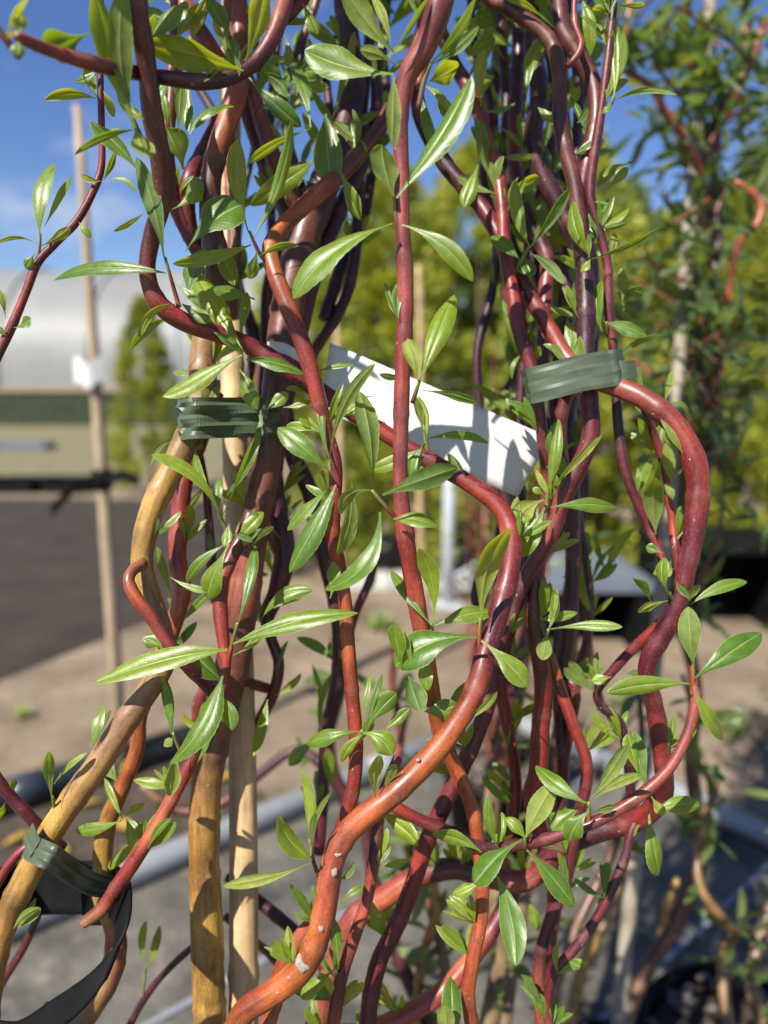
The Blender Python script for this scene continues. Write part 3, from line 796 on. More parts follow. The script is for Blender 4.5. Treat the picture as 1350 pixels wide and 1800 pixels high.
# --- plant A -------------------------------------------------------
branch('trunk', WA, 'ppppbbbbbkbbtyyyy', [(603, -10, 34, .60), (612, 60, 38, .60), (620, 150, 46, .595), (604, 230, 46, .59), (572, 320, 52, .585), (540, 400, 58, .58), (517, 490, 60, .575), (500, 570, 56, .57), (489, 650, 50, .565), (478, 750, 48, .56), (464, 840, 50, .56), (446, 930, 52, .56), (432, 1030, 54, .56), (420, 1110, 56, .56), (404, 1190, 60, .56), (382, 1270, 60, .56), (366, 1350, 56, .56), (360, 1430, 54, .56), (359, 1520, 54, .56), (363, 1620, 56, .56), (366, 1720, 56, .56), (370, 1810, 56, .56)], 'trunk', base=A0, top=.16, sides=20, flush=.25)
branch('b1', WA, 'ddddrrwwrwrrwwooosooo', [(240, -10, 36, .405), (256, 100, 35, .42), (268, 200, 36, .435), (284, 290, 37, .45), (286, 350, 34, .46), (266, 420, 30, .47), (259, 480, 30, .475), (279, 533, 32, .48), (330, 569, 32, .488), (400, 592, 32, .498), (445, 612, 32, .507), (500, 645, 33, .512), (560, 686, 31, .516), (625, 728, 29, .519), (690, 770, 29, .52), (760, 812, 30, .518), (830, 853, 31, .513), (878, 893, 33, .508), (899, 945, 36, .503), (894, 1010, 37, .498), (874, 1085, 38, .49), (852, 1150, 38, .484), (845, 1185, 38, .48), (820, 1243, 39, .476), (768, 1318, 40, .472), (700, 1388, 42, .468), (640, 1436, 43, .466), (604, 1472, 43, .466), (584, 1520, 42, .466), (572, 1590, 42, .466), (558, 1650, 43, .466), (527, 1705, 46, .468), (478, 1746, 44, .47), (432, 1776, 42, .472), (412, 1812, 42, .475)], base=jb(A0, .03, -.02), top=.14, sides=18)  # dark keys at the top put that end's shade into the bark colour
branch('b2', WA, 'kkkkkrkkrsooooooo', [(778, -10, 46, .43), (748, 80, 40, .437), (718, 130, 36, .442), (704, 200, 29, .447), (706, 300, 28, .452), (707, 390, 28, .455), (712, 480, 28, .458), (712, 560, 28, .46), (708, 640, 28, .462), (705, 740, 27, .464), (704, 850, 27, .466), (712, 940, 31, .47), (722, 1000, 32, .475), (736, 1080, 31, .482), (752, 1170, 30, .492), (763, 1240, 29, .505), (778, 1300, 28, .515), (803, 1355, 27, .52), (828, 1415, 26, .52), (840, 1475, 25, .52), (847, 1540, 24, .518), (846, 1610, 25, .515), (832, 1680, 25, .512), (823, 1750, 25, .51), (832, 1815, 26, .51)], base=jb(A0, .09, .02), top=.15, sides=18)
branch('b3', WA, 'wdbbsoorrwrrorrrosoo', [(740, 60, 24, .56), (705, 150, 25, .553), (665, 228, 27, .545), (605, 300, 29, .532), (545, 352, 30, .517), (492, 405, 29, .50), (475, 440, 29, .492), (484, 482, 30, .487), (507, 540, 30, .485), (532, 605, 29, .485), (552, 672, 28, .486), (572, 750, 25, .489), (590, 820, 23, .492), (588, 890, 23, .495), (586, 940, 24, .497), (597, 1000, 25, .498), (608, 1070, 25, .498), (613, 1150, 25, .498), (620, 1230, 25, .498), (626, 1310, 25, .498), (621, 1385, 25, .498), (603, 1450, 27, .499), (582, 1530, 28, .50), (556, 1610, 28, .502), (515, 1665, 27, .503), (492, 1710, 27, .505), (484, 1760, 27, .507), (466, 1815, 28, .51)], base=jb(A0, .05, .03), top=.12, sides=16)
branch('b5', WA, 'kksbbbtttyyytttyyyyy', [(420, 30, 26, .555), (425, 120, 32, .55), (410, 185, 36, .545), (385, 255, 37, .54), (371, 320, 37, .538), (372, 400, 40, .538), (382, 470, 44, .54), (376, 540, 48, .54), (358, 615, 48, .538), (356, 690, 46, .535), (340, 748, 45, .53), (308, 815, 45, .525), (274, 880, 44, .52), (254, 945, 41, .517), (250, 1000, 38, .515), (265, 1050, 37, .513), (285, 1110, 36, .512), (291, 1160, 37, .51), (262, 1212, 41, .507), (220, 1270, 45, .503), (175, 1340, 46, .498), (127, 1407, 46, .494), (85, 1470, 45, .49), (45, 1545, 45, .487), (12, 1615, 46, .485), (-15, 1700, 48, .484), (-30, 1810, 48, .484)], base=jb(A0, -.08, .0), top=.14, sides=18, flush=.25)
branch('b6', WA, 'wwrrssrooyyktt', [(380, 690, 28, .57), (352, 770, 30, .565), (325, 840, 31, .56), (316, 910, 32, .556), (312, 980, 32, .553), (320, 1040, 32, .55), (306, 1095, 30, .548), (287, 1145, 28, .548), (266, 1200, 26, .548), (246, 1260, 25, .55), (240, 1320, 27, .55), (212, 1390, 29, .55), (188, 1450, 32, .55), (180, 1520, 33, .55), (183, 1580, 34, .55), (203, 1640, 36, .55), (195, 1710, 42, .55), (150, 1780, 50, .55), (130, 1815, 50, .55)], base=jb(A0, -.05, .03), sides=16, flush=.25)
branch('b7', WA, 'bwrrrrwrsrrt', [(442, 900, 26, .53), (428, 940, 26, .525), (405, 982, 26, .52), (390, 1025, 26, .515), (387, 1070, 26, .512), (393, 1130, 22, .508), (397, 1180, 17, .505), (385, 1230, 16, .503), (355, 1300, 20, .50), (325, 1360, 24, .498), (288, 1430, 25, .495), (245, 1500, 26, .493), (205, 1560, 26, .491), (180, 1597, 25, .49), (147, 1622, 20, .49)], sides=16)
branch('b5s', WA, 'tokkwb', [(252, 990, 22, .505), (233, 1003, 21, .495), (226, 1022, 21, .49), (240, 1052, 23, .49), (266, 1085, 24, .492), (296, 1130, 23, .496), (326, 1168, 22, .505), (356, 1198, 22, .52), (380, 1225, 22, .54)], sides=14)
branch('b8', WA, 'kkwwppwkkw', [(28, 62, 16, .36), (60, 78, 22, .37), (110, 96, 23, .385), (180, 116, 25, .40), (250, 130, 25, .43), (300, 138, 25, .435), (360, 144, 26, .44), (410, 134, 26, .445), (450, 108, 27, .45), (478, 68, 28, .452), (494, 25, 28, .455), (505, -15, 30, .46), (520, -90, 30, .47)], sides=16)
branch('b8b', WA, 'www', [(540, -15, 22, .47), (520, 10, 22, .47), (500, 34, 20, .468), (486, 50, 16, .462)], top=.08)
branch('b9', WA, 'wwwrwwrw', [(176, -10, 10, .48), (176, 70, 10, .482), (177, 160, 11, .485), (179, 240, 11, .488), (178, 295, 12, .49), (163, 338, 13, .49), (135, 388, 14, .49), (95, 430, 14, .49), (66, 462, 15, .49), (45, 515, 15, .49), (20, 575, 16, .49), (-12, 640, 17, .49)], top=.15)
branch('b10', WA, 'skkbbb', [(424, 110, 26, .565), (445, 170, 27, .568), (463, 225, 28, .57), (486, 290, 29, .575), (515, 350, 30, .58), (545, 400, 34, .588), (550, 440, 34, .59)], sides=14)
branch('b11', WA, 'kkppp', [(318, -10, 32, .56), (335, 30, 33, .56), (358, 70, 34, .56), (385, 110, 34, .562), (420, 150, 34, .565), (440, 200, 34, .575), (470, 290, 36, .59), (505, 370, 36, .595), (525, 440, 34, .59)], top=.12)
branch('b12', WA, 'kkwwww', [(306, 20, 14, .53), (303, 120, 18, .53), (300, 190, 22, .53), (290, 250, 30, .53), (300, 330, 30, .54), (322, 390, 30, .548), (350, 440, 28, .555), (380, 500, 26, .562)], top=.1)
branch('b12b', WA, 'kwwwpp', [(385, 200, 18, .575), (360, 255, 22, .565), (335, 310, 28, .54), (328, 350, 30, .545), (335, 410, 30, .552), (365, 470, 28, .56), (390, 540, 26, .566)])
branch('b13', WA, 'ppwpppk', [(650, 60, 20, .63), (640, 160, 22, .63), (632, 260, 20, .63), (629, 360, 20, .63), (625, 440, 20, .63), (612, 510, 21, .628), (588, 562, 20, .622), (562, 602, 20, .612), (540, 640, 20, .60)], top=.12)
branch('b14', WA, 'pppwwpp', [(660, 200, 22, .615), (640, 280, 24, .612), (610, 340, 27, .608), (585, 400, 28, .60), (562, 450, 30, .592), (540, 520, 33, .586), (522, 600, 34, .58), (505, 680, 34, .576), (490, 760, 32, .574), (480, 850, 30, .572)], top=.05)
branch('b15', WA, 'ppppppw', [(500, 720, 30, .61), (515, 800, 32, .612), (543, 860, 31, .615), (556, 920, 29, .617), (572, 990, 28, .62), (590, 1060, 27, .622), (598, 1140, 28, .625), (592, 1210, 28, .63), (578, 1270, 26, .635), (570, 1340, 22, .64), (566, 1420, 22, .64), (560, 1500, 22, .64)])
branch('b16', WA, 'pppwpwwp', [(478, 820, 36, .60), (486, 900, 38, .60), (500, 970, 38, .598), (490, 1030, 34, .595), (470, 1085, 26, .592), (476, 1120, 20, .59), (490, 1165, 20, .59), (482, 1215, 20, .592), (462, 1258, 20, .595), (445, 1300, 20, .60)])
branch('b17', WA, 'ppkw', [(660, 980, 15, .66), (650, 1020, 15, .66), (630, 1065, 16, .66), (618, 1100, 16, .66), (602, 1150, 16, .655)])
branch('b18', WA, 'krpskwo', [(700, 1330, 18, .535), (672, 1400, 20, .53), (663, 1460, 21, .525), (656, 1520, 21, .523), (645, 1580, 21, .522), (622, 1650, 22, .522), (602, 1710, 23, .522), (592, 1760, 24, .522), (584, 1815, 25, .522)], base=jb(A0, .07, -.01))
branch('b19', WA, 'ppw', [(400, 1540, 20, .655), (440, 1572, 20, .65), (480, 1605, 21, .645), (520, 1640, 22, .64), (570, 1700, 22, .635), (600, 1760, 22, .63)])
branch('b20', WA, 'pkw', [(395, 1610, 14, .66), (460, 1665, 14, .655), (490, 1695, 14, .65), (530, 1740, 14, .645)])
branch('b21', WA, 'wwp', [(-20, 1345, 18, .50), (12, 1392, 20, .502), (45, 1428, 21, .507), (78, 1462, 21, .512), (110, 1490, 20, .52)])
branch('b22', WA, 'wrr', [(75, 1475, 12, .51), (45, 1490, 15, .507), (18, 1518, 16, .504), (-15, 1570, 17, .502)])
branch('b23', WA, 'dddd', [(112, 1510, 10, .63), (90, 1560, 11, .625), (66, 1610, 13, .62), (42, 1665, 14, .62), (5, 1725, 15, .62), (-30, 1790, 15, .62)])
branch('b24', WA, 'pppp', [(380, 1640, 11, .60), (335, 1668, 12, .605), (285, 1715, 12, .61), (248, 1765, 13, .615), (222, 1815, 14, .62)])
branch('b25', WA, 'kkk', [(765, -10, 18, .50), (756, 40, 19, .498), (746, 100, 18, .495), (735, 150, 16, .49)], top=.1)
branch('b26', WA, 'wpp', [(352, 800, 12, .575), (362, 860, 14, .575), (367, 920, 16, .577), (372, 990, 18, .58), (380, 1060, 18, .585)])
branch('b27', WA, 'okk', [(470, 1210, 18, .60), (385, 1190, 20, .575), (352, 1230, 22, .575), (348, 1265, 22, .578)])
# --- plant B -------------------------------------------------------
branch('c1', WB, 'wppwwwrkkrrwwwwrwrpwkbbskkkk', [(728, 150, 26, .575), (745, 220, 27, .575), (785, 292, 29, .572), (838, 352, 29, .567), (872, 405, 28, .56), (905, 472, 27, .552), (937, 530, 27, .546), (968, 582, 28, .54), (1002, 636, 30, .532), (1045, 668, 33, .522), (1090, 682, 36, .512), (1135, 703, 38, .503), (1180, 740, 40, .497), (1213, 790, 41, .493), (1227, 850, 40, .492), (1222, 920, 37, .492), (1210, 985, 34, .494), (1196, 1045, 33, .496), (1168, 1110, 34, .50), (1142, 1155, 33, .504), (1137, 1192, 30, .508), (1150, 1240, 32, .512), (1160, 1300, 32, .516), (1167, 1355, 32, .522), (1162, 1405, 34, .54), (1120, 1442, 36, .56), (1050, 1462, 36, .575), (985, 1492, 36, .585), (930, 1545, 36, .595), (870, 1545, 36, .605), (800, 1527, 36, .612), (735, 1540, 37, .618), (672, 1580, 38, .622), (620, 1618, 40, .626), (598, 1670, 40, .63), (575, 1730, 40, .632), (555, 1815, 42, .635)], base=jb(B0, -.10, .02), sides=18)
branch('c2', WB, 'pbwwwpwwwppwwr', [(1078, -10, 14, .52), (1073, 60, 14, .521), (1064, 140, 15, .523), (1054, 215, 16, .526), (1042, 290, 17, .53), (1038, 345, 17, .532), (1055, 410, 16, .534), (1068, 470, 16, .536), (1070, 540, 17, .538), (1078, 610, 17, .54), (1083, 690, 18, .54), (1088, 760, 18, .54), (1100, 830, 18, .54), (1122, 885, 18, .54), (1150, 945, 17, .54), (1170, 1000, 16, .535)], top=.14)
branch('c3', WB, 'wwrrw', [(1125, 700, 14, .53), (1145, 750, 14, .55), (1166, 815, 14, .555), (1178, 880, 15, .555), (1186, 955, 15, .55), (1195, 1010, 14, .53)])
branch('c4', WB, 'wwsrrwwrdrrwrww', [(770, 40, 22, .60), (795, 105, 24, .595), (828, 165, 24, .585), (852, 232, 23, .572), (874, 300, 22, .56), (883, 370, 22, .552), (886, 430, 23, .545), (900, 510, 25, .54), (912, 580, 25, .537), (935, 650, 25, .534), (948, 720, 22, .536), (955, 790, 20, .54), (962, 860, 20, .545), (952, 940, 28, .548), (943, 1010, 29, .55), (938, 1080, 29, .55), (948, 1150, 30, .552), (955, 1210, 32, .556), (950, 1280, 33, .56), (946, 1350, 32, .565), (935, 1410, 30, .58), (960, 1500, 28, .61), (975, 1580, 26, .62), (960, 1700, 26, .62), (970, 1815, 26, .62)], base=jb(B0, .02, .03), top=.1, sides=16)
branch('c5', WB, 'bbbbbpppwwkpwwwwrwww', [(850, -12, 22, .55), (890, 12, 24, .548), (935, 42, 25, .545), (968, 75, 26, .543), (983, 125, 26, .54), (984, 200, 27, .538), (995, 265, 27, .537), (1012, 335, 28, .536), (1020, 410, 30, .536), (1028, 480, 33, .536), (1030, 560, 33, .534), (1030, 640, 31, .532), (1038, 720, 30, .53), (1036, 775, 31, .53), (1015, 825, 32, .532), (990, 875, 32, .536), (965, 945, 30, .54), (925, 1015, 29, .545), (895, 1085, 29, .548), (866, 1165, 29, .55), (858, 1235, 29, .55), (832, 1305, 29, .55), (802, 1370, 30, .55), (778, 1420, 31, .55), (750, 1480, 31, .55), (724, 1560, 31, .55), (698, 1625, 30, .55), (668, 1685, 30, .55), (652, 1750, 30, .55), (645, 1815, 31, .55)], base=jb(B0, -.06, -.01), top=.14, sides=16)
branch('c6', WB, 'ddbwwwwp', [(980, -12, 30, .555), (988, 50, 31, .555), (1015, 95, 30, .553), (1042, 145, 29, .55), (1048, 205, 29, .548), (1037, 265, 28, .546), (1024, 330, 28, .546), (1022, 400, 26, .55), (1040, 470, 26, .56), (1030, 560, 26, .565), (1010, 650, 26, .57), (985, 740, 24, .575), (990, 830, 24, .58)], top=.16)
branch('c6b', WB, 'wkkk', [(1010, -10, 10, .535), (1010, 40, 10, .533), (1022, 75, 11, .532), (1014, 98, 11, .533), (998, 116, 11, .536)], top=.08)
branch('c7', WB, 'ppppppwpppp', [(935, -12, 30, .60), (938, 90, 32, .60), (948, 170, 34, .60), (938, 240, 34, .60), (955, 310, 34, .60), (985, 365, 34, .60), (1015, 430, 33, .60), (1035, 500, 32, .60), (1030, 600, 30, .60), (1000, 720, 28, .60), (1005, 820, 28, .60), (1006, 910, 28, .60), (1008, 980, 28, .60), (1004, 1050, 27, .60), (998, 1120, 28, .60), (986, 1190, 28, .60), (985, 1270, 24, .60), (990, 1350, 22, .60), (985, 1450, 22, .60)], top=.12)
branch('c8', WB, 'wpkpkpppp', [(905, -12, 24, .64), (912, 80, 24, .64), (908, 160, 24, .638), (905, 240, 24, .635), (908, 310, 24, .63), (925, 380, 24, .625), (960, 450, 26, .62), (958, 520, 27, .615), (955, 600, 27, .61), (945, 680, 28, .605), (918, 740, 26, .60), (905, 800, 24, .60), (915, 900, 24, .60), (905, 1000, 26, .60), (880, 1120, 28, .61)], top=.1)
branch('c9', WB, 'dbbpp', [(880, 60, 20, .68), (890, 150, 20, .68), (890, 260, 20, .68), (900, 380, 22, .68), (985, 470, 22, .66), (990, 540, 22, .655), (982, 620, 20, .65), (975, 700, 20, .645), (980, 800, 20, .64), (988, 900, 20, .64)], top=.1)
branch('c10', WB, 'pppww', [(1012, 880, 16, .62), (1022, 935, 15, .62), (1033, 1000, 14, .62), (1038, 1060, 14, .62), (1032, 1125, 16, .62), (1015, 1180, 16, .62)])
branch('c11', WB, 'worrwwpwpkk', [(945, 1100, 18, .575), (972, 1170, 19, .57), (990, 1225, 20, .565), (1012, 1285, 21, .562), (1030, 1335, 21, .56), (1029, 1385, 21, .56), (1012, 1450, 22, .562), (1000, 1520, 22, .565), (988, 1565, 22, .566), (965, 1625, 23, .566), (948, 1690, 22, .566), (948, 1750, 21, .566), (952, 1815, 22, .566)], base=jb(B0, .0, -.02))
branch('c12', WB, 'rkkkkwwpp', [(1215, 1160, 9, .475), (1220, 1205, 15, .472), (1223, 1235, 18, .47), (1209, 1288, 18, .468), (1180, 1345, 19, .466), (1138, 1388, 20, .466), (1095, 1418, 20, .467), (1048, 1444, 20, .469), (1000, 1462, 21, .472), (950, 1478, 21, .478), (905, 1486, 21, .49), (860, 1492, 21, .505), (820, 1480, 20, .52)], sides=16)
branch('c13', WB, 'pwpwpwwk', [(1145, 1400, 14, .56), (1110, 1460, 15, .555), (1098, 1510, 16, .552), (1072, 1570, 17, .55), (1045, 1620, 17, .55), (1008, 1670, 17, .55), (978, 1705, 17, .552), (962, 1755, 17, .555), (965, 1815, 18, .56)], base=jb(B0, .03, -.03))
branch('c14', WB, 'wrwpppp', [(1198, 1048, 16, .52), (1160, 1095, 17, .53), (1118, 1135, 18, .54), (1078, 1178, 17, .548), (1050, 1215, 15, .552), (1058, 1243, 15, .555), (1088, 1268, 16, .558), (1100, 1310, 17, .562), (1108, 1380, 18, .57), (1112, 1450, 18, .575)])
branch('c15', WB, 'rwwr', [(690, 1416, 22, .53), (735, 1440, 22, .533), (785, 1460, 22, .536), (840, 1478, 20, .545), (890, 1520, 20, .56)])
branch('c16', WB, 'pwssss', [(905, 1560, 26, .61), (870, 1625, 29, .60), (825, 1690, 31, .595), (775, 1745, 32, .59), (720, 1780, 33, .587), (650, 1815, 33, .585)], base=jb(B0, -.08, -.03))
branch('c17', WB, 'ppprrrp', [(1000, 870, 14, .56), (950, 960, 18, .562), (930, 1020, 20, .565), (900, 1100, 20, .57), (880, 1200, 22, .575), (905, 1350, 22, .59), (900, 1440, 24, .60), (880, 1500, 24, .61)])
branch('c18', WB, 'wwwp', [(985, 1250, 22, .595), (1000, 1200, 18, .59), (1012, 1225, 18, .588), (992, 1330, 18, .60), (985, 1420, 16, .60), (975, 1500, 16, .61)])
branch('c19', WB, 'pppbpp', [(960, -12, 22, .70), (968, 90, 22, .70), (975, 180, 23, .70), (966, 280, 23, .70), (985, 380, 24, .69), (1000, 480, 24, .68), (995, 580, 24, .67), (978, 680, 24, .66), (960, 800, 22, .655)], top=.12)
branch('c20', WB, 'pwppp', [(870, -12, 18, .70), (875, 100, 18, .70), (868, 220, 18, .70), (890, 330, 19, .69), (935, 430, 20, .68), (945, 540, 22, .67), (930, 660, 22, .66), (925, 800, 22, .66)], top=.12)
branch('c21', WB, 'pppp', [(1000, -12, 18, .66), (1005, 60, 18, .66), (1018, 170, 18, .66), (1012, 280, 19, .66), (1020, 400, 20, .65), (1045, 520, 20, .64), (1040, 640, 20, .63)], top=.12)
branch('b28', WA, 'pppp', [(680, -12, 18, .68), (672, 90, 18, .68), (680, 190, 18, .68), (655, 290, 19, .67), (640, 380, 20, .66), (600, 470, 22, .64), (570, 560, 22, .62)], top=.12)
branch('b29', WA, 'kpkp', [(560, -12, 14, .66), (540, 50, 14, .66), (518, 100, 13, .66), (500, 170, 14, .65), (505, 240, 16, .64), (530, 330, 18, .62)], top=.1)
branch('b30', WA, 'sstt', [(402, -12, 20, .60), (408, 60, 22, .60), (414, 130, 24, .60), (400, 220, 24, .60), (408, 330, 26, .60), (412, 440, 26, .60), (404, 560, 26, .60)], top=.1)
# cut scars on the orange stem
def scar(key, px, py, w, h, ang):
    d, r = br_depth(key, px, py); b = BR[key]; c = P(px, py, d-r*.93)
    vs, fs = [], []; n = 12
    C = (CAM-c).normalized(); X = RT*math.cos(ang)+UP*math.sin(ang); X = (X-C*X.dot(C)).normalized(); Y = C.cross(X)
    sw, sh = .5*w/FPX*d, .5*h/FPX*d
    for k, (q, z) in enumerate(((1, -.0012), (.85, .0004), (.45, .0007))):
        for i in range(n):
            a = 6.283*i/n; j = 1+.12*math.sin(i*2.7+px)
            vs.append(c+X*sw*q*j*math.cos(a)+Y*sh*q*j*math.sin(a)+C*z)
    vs.append(c+C*.0006)
    for k in range(2):
        for i in range(n): fs.append((k*n+i, k*n+(i+1) % n, (k+1)*n+(i+1) % n, (k+1)*n+i))
    for i in range(n): fs.append((2*n+i, 2*n+(i+1) % n, 3*n))
    mesh_obj('bark_scar', vs, fs, M['scar'], b['obj'], b['root'].location, True)
M['scar'] = make_plain('dry_scar', (.16, .13, .10), (.40, .34, .27), 900, .9, .8, .0008)
for a in ((595, 1501, 16, 10, .2), (588, 1531, 11, 20, -.1), (565, 1627, 12, 22, -.1), (533, 1691, 28, 32, .4), (508, 1718, 8, 6, 0), (735, 1336, 9, 7, 0)): scar('b1', *a)

